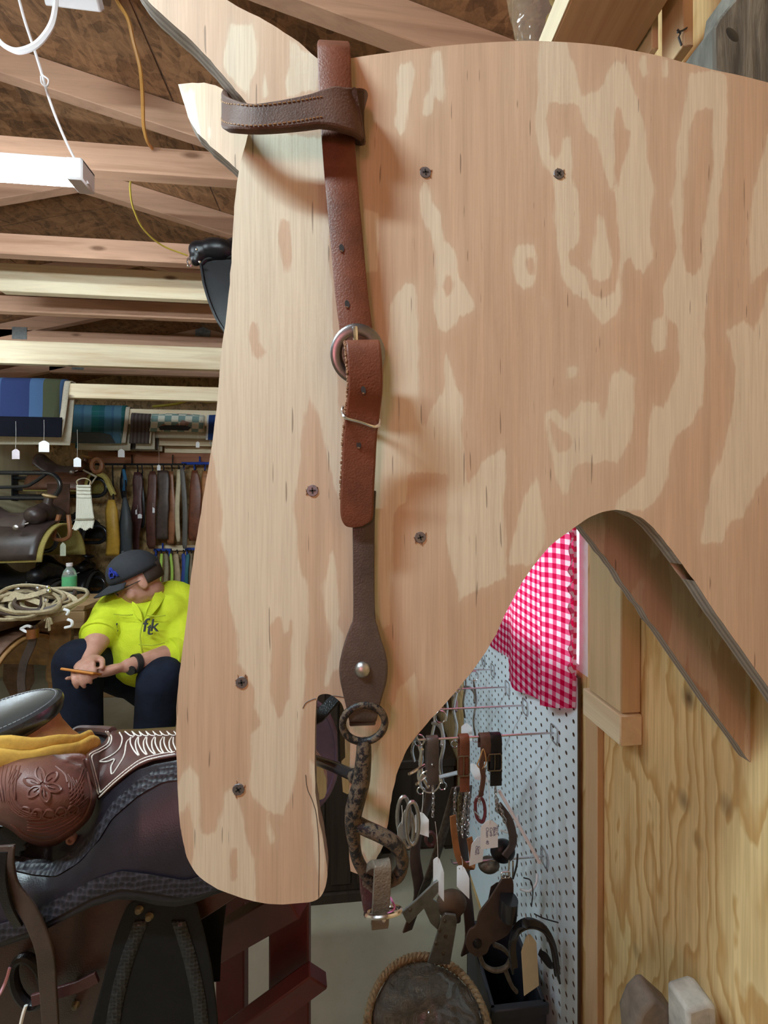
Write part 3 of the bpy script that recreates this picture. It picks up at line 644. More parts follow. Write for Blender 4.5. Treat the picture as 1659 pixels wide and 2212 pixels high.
# fuzzy cut edge on the billet
fg = G()
for i in range(14, n - 16, 1):
    for s in (-1,):
        p = bl[i] + V((s * .0121, 0, 0)); fg.ball(p + V((random.uniform(-.0004, .0003), random.uniform(-.001, .001), 0)), random.uniform(.0010, .0017), 6, sc=(.7, 1.1, 1.2))
fg.build('rough_edge', M['leather_edge'], br)
# punched holes: black discs paint in the shade of each opening
for (px, py, Y) in ((738, 536, .27975), (750, 657, .2793), (785, 843, .2643), (775, 961, .2735)):
    el = [(px + 5.2 * math.cos(k) + 1.2 * math.sin(k), py + 9 * math.sin(k)) for k in [2 * math.pi * q / 16 for q in range(16)]]
    h = G().prism([W(x, y, Y - .0004) for x, y in el], [W(x, y, Y + .0008) for x, y in el]).build('punched_hole', M['rubber'], br)
    G().tube([W(px - 2.5, py + 6, Y - .0004), W(px + 2, py + 7.5, Y - .0004)], .0006, 5).build('raw_lip', M['leather_edge'], h)
# wire keeper
kp = [W(741, 880, .2735), W(740, 893, .269), W(748, 903, .2662), W(780, 912, .2655), W(806, 921, .2665), W(818, 918, .270), W(819, 906, .2755), W(815, 898, .281), W(780, 890, .2835), W(748, 880, .282)]
G().tube(cr(kp, 5, True), .00115, 8, closed=True).build('keeper', M['chrome'], br)
# lower cheek piece, dark and flared round the rivet
L = [(762, 1060), (762, 1130), (763, 1240), (763, 1330), (757, 1352), (748, 1375), (738, 1410), (733, 1440), (735, 1468), (740, 1492), (748, 1525), (755, 1557)]
R = [(812, 1060), (809, 1130), (808, 1240), (810, 1330), (815, 1352), (822, 1378), (832, 1408), (837, 1438), (835, 1468), (830, 1488), (820, 1522), (812, 1557)]
Ys = [.284, .284, .283, .281, .280, .279, .2775, .2765, .2755, .275, .274, .2735]
LL = cr([(a, b, c * 1000) for (a, b), c in zip(L, Ys)], 3); RR = cr([(a, b, c * 1000) for (a, b), c in zip(R, Ys)], 3)
rows = []
for a, b in zip(LL, RR):
    rows.append([W(lerp(a.x, b.x, t), lerp(a.y, b.y, t), lerp(a.z, b.z, t) / 1000 - .0006 * math.sin(math.pi * t)) for t in (0, .06, .25, .5, .75, .94, 1)])
lc = G().grid(rows).build('cheek_piece', M['leather_dark'], br, solid=.004, offset=0, bevel=.0006)
tabp = [W(783, 1557, .2735), W(783, 1562, .276), W(783, 1556, .279), W(783, 1500, .281), W(783, 1440, .282)]
G().strap(cr(tabp, 4), .0185, .003, (1, 0, 0)).build('cheek_return', M['leather_dark'], br)
cc = W(783, 1447, .2738)
rv = G().lathe([(.0058, .0012), (.0056, -.0006), (.0045, -.0022), (.0026, -.0033), (.0001, -.0037)], 20, cc, (0, 1, 0)).build('rivet', M['steel'], br)
# straps of the far side of the bridle, seen in the slot
G().strap([W(640, 1572, .36), W(690, 1546, .365), W(722, 1512, .37), W(745, 1490, .37)], .012, .003, (.3, .6, .7)).build('far_strap', M['leather_black'], br)
G().strap([W(737, 1500, .372), W(736, 1560, .372), W(738, 1640, .374)], .008, .003, (.6, .8, 0)).build('far_strap', M['leather_black'], br)

# ================================================================ the bit
def rusty():
    t = NT('worn_bit_iron'); co = t.coord(); n1 = t.noise(co, 260, 4, .65); n2 = t.noise(co, 900, 3, .6)
    c = t.ramp(n1, [(.40, (.13, .092, .06)), (.5, (.085, .062, .045)), (.54, (.012, .012, .016)), (.7, (.012, .012, .018))]); t.bump(t.math('ADD', n1, n2), .5, .0008)
    return t.set(c, t.ramp(n1, [(.45, .75), (.56, .35)]), .25)
M['rust'] = rusty()
bt = thing('curb_bit', 'worn iron curb bit with ring and forked shank hanging in the mouth slot', 'horse bit', W(785, 1900, .27))
rc = W(786, 1562, .2725); rg = [rc + V((math.cos(a) * .0148, 0, math.sin(a) * .0128)) for a in [2 * math.pi * k / 36 for k in range(36)]]
G().tube(rg, .0026, 10, closed=True, up=(0, 1, 0)).build('ring', M['rust'], bt)
sp = cr([W(784, 1598, .2725), W(786, 1612, .272), W(785, 1640, .271), W(781, 1685, .270), W(772, 1720, .2695), W(764, 1755, .2695), W(762, 1785, .270), W(765, 1820, .2705), W(771, 1852, .271), W(785, 1880, .272), W(801, 1898, .273), W(818, 1908, .2735)], 5)
ns = len(sp); rr = [interp([(0, .0042), (5, .0052), (12, .0058), (20, .0064), (24, .0062), (30, .0054), (36, .0042), (46, .0040), (60, .0040)], i) for i in range(ns)]
sh = G().tube(sp, rr, 12).build('shank', M['rust'], bt)
fp = cr([W(770, 1778, .2695), W(790, 1789, .2675), W(815, 1800, .2655), W(843, 1815, .2640), W(861, 1832, .2640), W(869, 1852, .265), W(868, 1875, .2665), W(858, 1893, .268), W(843, 1901, .270), W(822, 1906, .273)], 4)
G().tube(fp, [.0046] * (len(fp) - 14) + [.0042] * 14, 10).build('shank_loop', M['rust'], bt)
mp_ = cr([W(782, 1682, .2705), W(757, 1672, .283), W(725, 1658, .305), W(690, 1645, .335), W(660, 1634, .37)], 4)
G().tube(mp_, .0038, 12).build('mouthpiece', M['black_metal'], bt)
G().lathe([(.0048, -.003), (.0052, 0), (.0048, .003)], 14, W(768, 1677, .2775), (mp_[4] - mp_[0])).build('collar', M['rust'], bt)
# rein end buckled through the bit
rn = thing('rein_end', 'short worn grey leather rein end with a chrome ring below the bit', 'rein', W(825, 2000, .265))
M['worn_leather'] = leather('worn_grey_leather', (.16, .13, .10), .6, .5, .5)
rp = cr([W(806, 1945, .274), W(800, 1910, .275), W(806, 1880, .272), W(818, 1866, .266), W(826, 1868, .2615), W(826, 1890, .2605), W(824, 1930, .2605), W(822, 1965, .261), W(821, 1990, .262), W(820, 1998, .2645)], 5)
G().strap(rp, .0118, .0045, (1, 0, .05)).build('strap', M['worn_leather'], rn, bevel=.0008)
G().strap([W(788, 1880, .276), W(790, 1920, .274), W(797, 1962, .271)], .008, .003, (1, .3, .3)).build('strap_back', M['leather_wine'], rn)
rcen = W(828, 1970, .2615); rgp = [rcen + V((math.cos(a) * .0120, math.sin(a) * .0085, math.sin(a) * -.0055 + math.cos(a) * .0006)) for a in [2 * math.pi * k / 30 for k in range(30)]]
G().tube(rgp, .0014, 8, closed=True).build('ring', M['chrome'], rn)
G().ball(W(829, 1986, .2585), .0016, 8).build('rivet', M['steel'], rn)
pk = plain('pink_string', (.75, .22, .50), .6, 0, .1)
G().tube(cr([W(838, 1975, .258), W(852, 1962, .262), W(848, 1948, .268), W(843, 1938, .27)], 4), .0007, 6).build('tie_string', pk, rn)
# ================================================================ gingham curtain
def gingham():
    t = NT('red_gingham'); at = t.n('Attribute', attribute_name='cloth'); sp = t.n('SeparateXYZ', ins={0: at.outputs['Vector']}); P = 1 / .0205
    def stripe(s): return t.ramp(t.math('FRACT', t.math('MULTIPLY', s, P)), [(.0, 0.0), (.46, 0.0), (.5, 1.0), (.96, 1.0), (1.0, 0.0)])
    a, b = stripe(sp.outputs[0]), stripe(sp.outputs[1]); k = t.math('MULTIPLY', t.math('ADD', a, b), .5)
    c = t.ramp(k, [(0.1, (.86, .72, .80)), (.45, (.78, .11, .25)), (.55, (.78, .11, .25)), (.9, (.58, .005, .06))])
    d = t.n('BsdfDiffuse', ins={'Color': c}); tr = t.n('BsdfTranslucent', ins={'Color': c}); mx = t.n('MixShader', ins={0: .55, 1: d.outputs[0], 2: tr.outputs[0]}); t.link(mx.outputs[0], t.out.inputs[0]); return t.mat
M['gingham'] = gingham()
ct = thing('curtain', 'red and white gingham curtain hanging over the window', 'curtain', (.41, 1.0, .95))
def cloth(name, path, zt, hem, parent, nz=30):
    """cloth hung from a plan path of (x, y) points; hem(s) gives the height of its lower edge"""
    C = cr([(x, y, 0) for x, y in path], 10); s = 0; cols = []
    for i, p in enumerate(C):
        if i: s += (p - C[i - 1]).length
        cols.append((p, s))
    rows = []; att = []
    for i in range(nz + 1):
        r = []
        for p, s_ in cols:
            zz = lerp(hem(p.y), zt, i / nz); k = (zz - .95) / 1.0; q = lerp(1.0, .72, k); r.append(V((.425 - (.425 - p.x) * q, p.y + .004 * math.sin(zz * 9 + s_ * 20), zz))); att.append((s_, zt - zz + .004 * math.sin(s_ * 30), 0))
        rows.append(r)
    o = G().grid(rows).build(name, M['gingham'], parent, angle=180)
    a = o.data.attributes.new('cloth', 'FLOAT_VECTOR', 'POINT'); a.data.foreach_set('vector', [c for p in att for c in p]); return o
def pxy(px, Y): return (W(px, 1400, Y).x, Y)
hem_t = [(.70, .978), (.745, .958), (.80, .940), (.87, .925), (.93, .908), (1.0, .905), (1.02, .955), (1.3, .94)]
pth = [(.424, .708), pxy(1244, .705), pxy(1218, .725), pxy(1190, .755), pxy(1165, .790), (.418, .815), pxy(1150, .86), pxy(1128, .90), pxy(1108, .945), (.420, .985), pxy(1098, 1.02), pxy(1080, 1.07), pxy(1062, 1.12), (.42, 1.18), (.40, 1.24), (.42, 1.31)]
cloth('panel', pth, 1.95, lambda y: interp(hem_t, y), ct)
def ruffle():
    rows = []; att = []
    for i in range(121):
        z = lerp(1.03, 1.95, i / 120); rows.append([V((.4235 - .010 * t + .004 * math.sin(z * 170 + t), .7065 - .006 * t + .003 * math.sin(z * 210), z)) for t in (0, .33, .66, 1)]); att += [(t * .012, z, 0) for t in (0, .33, .66, 1)]
    o = G().grid(rows).build('ruffle', M['gingham'], ct, angle=180); a = o.data.attributes.new('cloth', 'FLOAT_VECTOR', 'POINT'); a.data.foreach_set('vector', [c for p in att for c in p])
ruffle()

# ================================================================ pegboard
XB = .431; PB0, PB1, PZ0, PZ1 = .704, 1.462, .272, 1.034; PT = .0048
pg = thing('pegboard', 'white perforated pegboard mounted under the window', 'pegboard', (XB, 1.05, PZ0))
g = G(); st = .0254; ny = int((PB1 - PB0) / st); nz = int((PZ1 - PZ0) / st); hr = .0041
for iy in range(ny):
    for iz in range(nz):
        cy = PB0 + (iy + .5) * st; cz = PZ0 + (iz + .5) * st; o = len(g.v); h = st / 2
        sq = [(h, 0), (h, h), (0, h), (-h, h), (-h, 0), (-h, -h), (0, -h), (h, -h)]
        g.v += [V((XB, cy + a, cz + b)) for a, b in sq] + [V((XB, cy + hr * math.cos(k * math.pi / 4), cz + hr * math.sin(k * math.pi / 4))) for k in range(8)] + [V((XB + PT, cy + hr * math.cos(k * math.pi / 4), cz + hr * math.sin(k * math.pi / 4))) for k in range(8)]
        for k in range(8):
            k2 = (k + 1) % 8; g.f.append((o + k, o + k2, o + 8 + k2, o + 8 + k)); g.m.append(0); g.f.append((o + 8 + k, o + 8 + k2, o + 16 + k2, o + 16 + k)); g.m.append(1)
M['peg_white'] = plain('white_hardboard', (.74, .86, .96), .42, 0, .05, 8); M['hardboard'] = plain('brown_hardboard', (.10, .065, .04), .8)
g.build('board', [M['peg_white'], M['hardboard']], pg, angle=30)
G().box(XB + PT, XB + PT + .001, PB0, PB1, PZ0, PZ1).build('hole_shade_sheet', M['hardboard'], pg)  # added dark sheet, paints the shade seen through the holes
e = G(); e.box(XB, XB + PT, PB0 - .003, PB0, PZ0, PZ1); e.box(XB, XB + PT, PB0 - .003, PB1, PZ1, PZ1 + .002); e.build('raw_edge', M['hardboard'], pg)
G().box(XB, XB + PT, PB0, PB1, .05, PZ0).build('lower_strip', M['peg_white'], pg)

def hook(bx, by, tx, label):
    p = RX(bx, by, XB); tip = W(tx, by, p.y).x; t = thing('peg_hook', label, 'hook', p, 'wire hooks on the pegboard')
    G().tube([p + V((-.004, 0, 0)), V((tip, p.y, p.z)), V((tip - .004, p.y, p.z + .004)), V((tip - .0045, p.y, p.z + .008))], .0021, 8).build('rod', M['zinc'], t)
    lp = [p + V((-.003, dy, dz)) for dy, dz in ((-.012, -.016), (-.013, .010), (-.006, .014), (.006, .014), (.013, .010), (.012, -.016), (.0, -.020))]
    G().tube(cr(lp, 4, True), .0016, 6, closed=True).build('clip', M['zinc'], t)
    return p, tip
h1, t1 = hook(1200, 1583, 905, 'long wire hook holding the curb straps')
h2, t2 = hook(1136, 1524, 932, 'wire hook second in the slanting row of pegboard hooks')
h3, t3 = hook(1098, 1484, 935, 'wire hook third in the slanting row of pegboard hooks')
h4, t4 = hook(1066, 1446, 940, 'wire hook fourth in the slanting row of pegboard hooks')
h5, t5 = hook(1046, 1424, 945, 'wire hook fifth and deepest in the slanting row')
h6, t6 = hook(1178, 1849, 980, 'low wire hook carrying the orange-brown strap')

def chain(g, pts, r, wr):
    pts = cr(pts, 6); d = 0; acc = []; step = r * 1.25; last = pts[0]
    for p in pts:
        while (p - last).length >= step: last = last + (p - last).normalized() * step; acc.append(last.copy())
    for i, p in enumerate(acc[:-1]):
        t = (acc[i + 1] - p).normalized(); u = t.orthogonal().normalized(); v = t.cross(u); an = (i % 2) * math.pi / 2 + i * .3; a = u * math.cos(an) + v * math.sin(an)
        g.tube([p + t * (math.cos(k) * r) + a * (math.sin(k) * r * .65) for k in [2 * math.pi * q / 10 for q in range(10)]], wr, 5, closed=True)
    return g
def rbuckle(c, w, h, r, parent, mat, sc=1):
    pts = [c + V((a * w / 2, 0, b * h / 2)) for a, b in ((-1, -.7), (-1, .7), (-.8, 1), (.8, 1), (1, .7), (1, -.7), (.8, -1), (-.8, -1))]
    b = G().tube(pts, r, 8, closed=True).build('buckle', mat, parent); G().tube([c + V((0, -.001, h / 2)), c + V((0, -.002, 0)), c + V((0, 0, -h / 2 + .001))], r * .8, 6).build('tongue', mat, b); return b
def curb_strap(px0, px1, topy, boty, mat, label, Yr, zr, ch=None, bk=None, th=.0028):
    """strap looped over the hook rod at depth Yr, rod height zr"""
    x0 = W(px0, topy, Yr).x; x1 = W(px1, topy, Yr).x; xc = (x0 + x1) / 2; w_ = x1 - x0; zb = W((px0 + px1) / 2, boty, Yr).z
    t = thing('curb_strap', label, 'strap', (xc, Yr, zb), 'straps on the pegboard hook')
    pts = [V((xc, Yr + .009, zb + .02)), V((xc, Yr + .0085, zr - .01)), V((xc, Yr + .006, zr + .003)), V((xc, Yr, zr + .0055)), V((xc, Yr - .006, zr + .003)), V((xc, Yr - .0085, zr - .01)), V((xc, Yr - .008, lerp(zr, zb, .5))), V((xc, Yr - .007, zb))]
    G().strap(cr(pts, 4), w_, th, (1, 0, 0)).build('band', mat, t, bevel=.0005)
    if bk: rbuckle(W((px0 + px1) / 2, bk[0], Yr - .0115) , w_ * 1.18, bk[1], .0013, t, bk[2])
    if ch: chain(G(), [W(a, b, Yr - .006 + c) for a, b, c in ch], .0042, .0009).build('chain', M['steel'], t)
    return t
Yr, zr = h1.y, h1.z
s1 = curb_strap(921, 946, 1600, 1690, M['leather_dark'], 'dark snap-riveted curb strap with a fine chain below', Yr, zr, [(934, 1694, 0), (936, 1730, 0), (934, 1770, .0)])
G().ball(W(934, 1652, Yr - .0105), .0026, 10).build('rivet', M['steel'], s1)
G().tube([W(922 + 22 * math.cos(k) + 6, 1688 + 24 * math.sin(k), Yr - .006) for k in [2 * math.pi * q / 20 for q in range(20)]], .0016, 6, closed=True).build('ring', M['chrome'], s1)
s2 = curb_strap(991, 1012, 1592, 1705, M['leather_red'], 'russet curb strap with a square buckle and curb chain', Yr, zr, [(1010, 1700, 0), (1003, 1740, 0), (998, 1790, 0), (1000, 1815, 0)], (1655, .040, M['brass']))
s3 = curb_strap(1035, 1058, 1586, 1640, M['leather_brown'], 'brown twisted curb strap between russet and black ones', Yr, zr, [(1050, 1655, 0), (1040, 1690, .01), (1034, 1740, .01)])
G().strap(cr([W(1046, 1625, Yr - .012), W(1040, 1650, Yr - .014), W(1044, 1680, Yr - .012), W(1038, 1720, Yr - .01)], 4), .011, .003, (1, .3, .2)).build('tail', M['leather_brown'], s3)
G().tube(cr([W(1036, 1640, Yr - .014), W(1031, 1652, Yr - .014), W(1040, 1660, Yr - .014), W(1050, 1645, Yr - .014), W(1044, 1618, Yr - .014)], 4, True), .0014, 6, closed=True).build('cord_knot', M['leather_tan'], s3)
s4 = curb_strap(1056, 1081, 1583, 1692, M['leather_black'], 'black curb strap with a square buckle beside the pegboard', Yr, zr, [(1070, 1695, 0), (1072, 1730, 0), (1075, 1760, .01)], (1647, .034, M['brass']))
# chains and leathers lower down
t = thing('curb_chain', 'heavy twisted curb chain ending in dark leather', 'chain', W(1090, 1800, Yr))
chain(G(), [W(1070, 1725, Yr), W(1084, 1755, Yr + .005), W(1096, 1790, Yr + .01)], .0058, .0013).build('links', M['steel'], t)
G().strap(cr([W(1076, 1740, Yr + .012), W(1100, 1775, Yr + .015), W(1108, 1820, Yr + .015), W(1090, 1850, Yr + .012)], 5), .018, .004, (1, .2, .3)).build('leather', M['leather_dark'], t)
t = thing('chain_bundle', 'bundle of brassy curb chains hanging under the russet strap', 'chain', W(1000, 1810, .84))
for dx, dy in ((-8, 0), (4, 6), (14, -4), (22, 10)): chain(G(), [W(992 + dx, 1700 + dy, .84), W(990 + dx, 1750 + dy, .845), W(996 + dx * .6, 1800 + dy, .84)], .005, .0012).build('chain', M['steel'] if dx != 4 else M['brass'], t)
t = thing('snap_link', 'red snap clip hanging under the brown twisted strap', 'snap', W(1035, 1770, .8))
G().tube(cr([W(1034, 1722, .8), W(1027, 1735, .8), W(1030, 1765, .8), W(1042, 1775, .8), W(1048, 1755, .8), W(1044, 1730, .8)], 4, True), .0035, 8, closed=True).build('body', plain('red_enamel', (.16, .03, .035), .3), t)
G().tube([W(1024, 1752, .79), W(1037, 1766, .79)], .0014, 6).build('gate', M['chrome'], t)
# shiny bits on the second hook
def chrome_bit(px, y0, y1, Y, label, mir=1):
    t = thing('chrome_bit', label, 'horse bit', W(px, y1, Y), 'bits on the pegboard hooks')
    a = W(px, y0, Y); b = W(px + 4 * mir, y1, Y)
    sh = cr([a, lerp(a, b, .35) + V((.006 * mir, 0, 0)), lerp(a, b, .7) + V((-.004 * mir, 0, 0)), b], 5); G().tube(sh, .0042, 8).build('shank', M['chrome'], t)
    G().tube([a + V((math.cos(k) * .013, 0, .012 + math.sin(k) * .014)) for k in [2 * math.pi * q / 18 for q in range(18)]], .0022, 6, closed=True).build('ring', M['chrome'], t)
    m = lerp(a, b, .4); G().tube(cr([m, m + V((.01, .03, .01)), m + V((.01, .07, .01)), m + V((0, .10, 0))], 4), .004, 8).build('mouthpiece', M['steel'], t)
    G().tube([p + V((0, .10, 0)) for p in sh], .0042, 8).build('shank', M['chrome'], t)
    G().tube([b + V((math.cos(k) * .009, 0, -.009 + math.sin(k) * .009)) for k in [2 * math.pi * q / 14 for q in range(14)]], .0018, 6, closed=True).build('rein_ring', M['chrome'], t)
    return t
chrome_bit(952, 1560, 1690, .90, 'slim chrome bit shank hanging behind the dark curb strap')
chrome_bit(986, 1495, 1600, 1.0, 'chrome bit with angled shanks under the third hook', -1)
chrome_bit(1024, 1470, 1590, 1.08, 'chrome bit nearest the pegboard behind the hook rods')
chrome_bit(905, 1610, 1700, .95, 'engraved chrome bit half hidden by the plywood jaw')
t = thing('spur', 'small spur with gold tipped prongs beside the plywood jaw', 'spur', W(895, 1690, .80))
for a, b in (((918, 1652), (884, 1672)), ((920, 1676), (900, 1694))):
    G().tube([W(*a, .81), W(*b, .80)], .003, 8).build('prong', M['chrome'], t); G().ball(W(*b, .80), .0034, 8).build('tip', M['brass'], t)
G().tube(cr([W(912, 1618, .81), W(908, 1650, .81), W(914, 1680, .81), W(925, 1700, .81)], 4), .004, 8).build('heel_band', M['chrome'], t)
G().tube(cr([W(925, 1685, .80), W(960, 1676, .83), W(990, 1668, .86)], 4), .0042, 8).build('bar', M['chrome'], t)
t = thing('snaffle_bit', 'dull snaffle rings hanging by the plywood jaw', 'horse bit', W(880, 1830, .75))
for px, py, rx, ry, Y in ((872, 1765, 14, 44, .76), (890, 1778, 14, 46, .74), (880, 1790, 12, 40, .77)):
    G().tube([W(px + rx * math.cos(k) + (py - 1765) * .05, py + ry * math.sin(k), Y) for k in [2 * math.pi * q / 22 for q in range(22)]], .0038, 8, closed=True).build('ring', M['steel'], t)
# ---------------------------------------------------------------- price tags
def price_tag(label, top, tip, wid, hgt, Y, mat=None, rot=0.0, lines=None, tilt=0.0, knot=True, group='price tags'):
    """string from pixel 'top' down to pixel 'tip' where the card begins; wid/hgt in metres, rot turns it about its string"""
    mat = mat or M['paper']; a = W(top[0], top[1], Y); b = W(tip[0], tip[1], Y)
    t = thing('price_tag', label, 'tag', b - V((0, 0, hgt)), group)
    ca, sa = math.cos(rot), math.sin(rot); ex = V((ca, sa, 0)); ez = V((math.sin(tilt) * ca, math.sin(tilt) * sa, math.cos(tilt))); nrm = V((sa, -ca, 0))
    pl = [(-.5, -1), (.5, -1), (.5, -.22), (.42, -.16), (.2, -.04), (.1, 0), (-.1, 0), (-.2, -.04), (-.42, -.16), (-.5, -.22)]
    f = [b + ex * (x * wid) + ez * (z * hgt) for x, z in pl]
    c = G().prism(f, [p - nrm * .0006 for p in f]).build('card', mat, t)
    mid = lerp(a, b, .5); G().tube(cr([a, mid + V((.001, 0, 0)), b + ez * -.12 * hgt + nrm * .001], 4), .0006, 5).build('string', M['string'], t)
    if lines:
        for i, (tx, sz, u, v) in enumerate(lines):
            text_obj('handwriting', tx, sz, M['ink'], c, b + ex * (u * wid) + ez * (v * hgt) + nrm * .0003, -ez, ex, .00015, 'LEFT', .2)
    return t
price_tag('white pointed tag under the dark curb strap', (914, 1700), (911, 1756), .030, .045, .79, rot=-.5)
price_tag('narrow white tag turned nearly edge on under the fine chain', (940, 1775), (947, 1854), .034, .075, .79, rot=-1.1)
price_tag('white tag turned edge on below the low hook strap', (996, 1850), (1000, 1872), .034, .055, .80, rot=-1.0)
price_tag('large white price tag with handwritten lines hanging from the black strap', (1056, 1690), (1057, 1772), .0375, .058, .78, rot=.06, lines=[('Black', .009, .30, -.25), ('Curb', .009, .10, -.25), ('Chain  40', .009, -.12, -.23), ('M02 L5', .006, .46, -.22)])
price_tag('creased white tag behind the large handwritten one', (1022, 1785), (1034, 1808), .032, .055, .80, rot=.25, tilt=.12, lines=[('Curb', .008, .10, -.35), ('Chain', .008, -.08, -.3)])
price_tag('small grey tag on the dull snaffle rings', (868, 1740), (868, 1775), .022, .036, .74, plain('grey_card', (.30, .33, .34), .7), rot=.6)
price_tag('small pinkish tag hanging behind the chrome bits', (1008, 1555), (1008, 1563), .028, .045, 1.0, rot=-.3)
price_tag('white tag half hidden behind the russet strap', (1020, 1640), (1022, 1650), .03, .04, .88, rot=-.4, tilt=-.5)
price_tag('large manila tag hanging from the black spur', (1134, 1975), (1141, 2020), .040, .115, .74, M['manila'], rot=.35, tilt=-.08)
# orange-brown strap on the low hook
t = thing('tie_strap', 'orange-brown leather strap looped on the low hook', 'strap', W(995, 1880, h6.y))
G().strap(cr([W(978, 1762, h6.y - .015), W(981, 1800, h6.y - .016), W(990, 1850, h6.y - .014), W(1005, 1872, h6.y - .010), W(1018, 1874, h6.y), W(1020, 1850, h6.y + .01), W(1014, 1810, h6.y + .012)], 5), .014, .0032, (1, .25, .1)).build('band', leather('orange_leather', (.34, .13, .045), .45), t)
G().tube(cr([W(992, 1876, h6.y - .018), W(1015, 1880, h6.y - .012)], 4), .0012, 6).build('wire', M['brass'], t)
t = thing('white_rod', 'slanting white plastic rod across the pegboard', 'rod', W(1165, 1860, .75))
G().tube([W(1078, 1708, .79), W(1122, 1785, .77), W(1166, 1864, .745)], .0036, 8).build('shaft', M['white_plastic'], t)
for bx, by, nm in ((1118, 1768, 'white hook curled beside the big price tag'), (1160, 1895, 'white hook curled below the low wire hook')):
    t = thing('white_hook', nm, 'hook', RX(bx, by, .42), 'white utility hooks')
    G().tube(cr([RX(bx, by - 8, .428), RX(bx - 2, by + 14, .422), RX(bx - 16, by + 30, .41), RX(bx - 36, by + 26, .40)], 5), .0024, 8).build('wire', M['white_plastic'], t)

# ---------------------------------------------------------------- black spurs with leathers on the low hook
Ysp = .765
t = thing('black_spurs', 'pair of black spurs with dark leather straps hung on the low hook', 'spur', W(1110, 2130, Ysp))
pl = sm([(1088, 1892), (1108, 1900), (1110, 1940), (1112, 1985), (1098, 2020), (1062, 2040), (1052, 2060), (1030, 2068), (1012, 2055), (1006, 2035), (1014, 2010), (1028, 2000), (1036, 1972), (1056, 1945), (1072, 1920)], 3)
sl = G().prism([W(x, y, Ysp) for x, y in pl], [W(x, y, Ysp) + V((0, .004, 0)) for x, y in pl]).build('spur_strap', M['leather_dark'], t, bevel=.001)
G().lathe([(.010, .001), (.009, -.002), (.005, -.004), (.0001, -.005)], 18, W(1031, 2038, Ysp), (0, 1, 0)).build('concho', M['leather_black'], sl)
pl = sm([(1060, 1915), (1078, 1905), (1088, 1930), (1080, 1965), (1064, 1975), (1053, 1950)], 3)
G().prism([W(x, y, Ysp + .02) for x, y in pl], [W(x, y, Ysp + .024) for x, y in pl]).build('spur_strap', M['leather_dark'], t, bevel=.001)
G().lathe([(.0175, -.018), (.018, 0), (.0175, .018)], 24, W(1098, 1960, Ysp - .012), (.1, 0, 1)).build('cuff', M['black_metal'], t)
G().strap(cr([W(1106, 2098, Ysp - .022), W(1103, 2050, Ysp - .022), W(1115, 2010, Ysp - .024), W(1142, 1994, Ysp - .026), W(1172, 2005, Ysp - .026), W(1192, 2040, Ysp - .024), W(1201, 2085, Ysp - .022), W(1207, 2118, Ysp - .02)], 5), [.012 + .006 * math.sin(math.pi * i / 35) for i in range(36)], .004, (0, 1, .2)).build('heel_band', M['black_metal'], t)
G().strap(cr([W(1112, 2090, Ysp - .03), W(1108, 2040, Ysp - .03), W(1125, 2004, Ysp - .032), W(1146, 1992, Ysp - .032), W(1175, 2006, Ysp - .03), W(1195, 2045, Ysp - .028), W(1204, 2105, Ysp - .026)], 5), .013, .004, (.6, .1, .5)).build('heel_band', M['black_metal'], t)
M['old_iron'] = metal('old_iron', (.24, .21, .17), .55, .4, 90, .3)
G().tube(cr([W(1036, 2064, Ysp + .01), W(1046, 2085, Ysp + .006), W(1068, 2096, Ysp), W(1092, 2090, Ysp), W(1104, 2070, Ysp)], 4), .0045, 8).build('shank', M['old_iron'], t)
G().tube(cr([W(1090, 2092, Ysp), W(1098, 2112, Ysp), W(1106, 2130, Ysp), W(1116, 2142, Ysp)], 4), [.0048] * 6 + [.0042] * 7, 8).build('shank', M['old_iron'], t)
G().tube(cr([W(1066, 2040, Ysp), W(1085, 2048, Ysp), W(1100, 2062, Ysp)], 4), .0042, 8).build('shank', M['old_iron'], t)
pl = sm([(1166, 2050), (1184, 2062), (1196, 2090), (1186, 2092), (1172, 2076), (1162, 2062)], 3)
G().prism([W(x, y, Ysp + .01) for x, y in pl], [W(x, y, Ysp + .013) for x, y in pl]).build('rowel_strap', M['leather_black'], t)
for pts in ([(1131, 1896), (1146, 1902), (1151, 1925), (1148, 1958)], [(1154, 1974), (1175, 1984), (1206, 1993)], [(1118, 1845), (1116, 1870), (1108, 1898)]):
    G().tube(cr([W(x, y, Ysp - .01) for x, y in pts], 4), .0012 if pts[0][0] != 1118 else .002, 6).build('wire', M['rubber'], t)
for pts in ([(1100, 1858), (1098, 1890)], [(1108, 1860), (1108, 1895)]): G().tube([W(x, y, Ysp - .005) for x, y in pts], .0018, 6).build('snap', M['chrome'], t)
rbuckle(W(1092, 1890, Ysp - .008), .018, .012, .0012, t, M['chrome'])
t = thing('leather_pouch', 'dark hide pouch shoved behind the big white tag', 'pouch', W(1090, 1850, .83))
G().ball(W(1086, 1838, .82), .03, 16, sc=(.95, .6, .8)).build('body', M['leather_black'], t, remesh=.004, smooth_it=3)
G().ball(W(1056, 1868, .83), .024, 16, sc=(1.0, .7, .6)).build('flap', M['old_iron'], t)
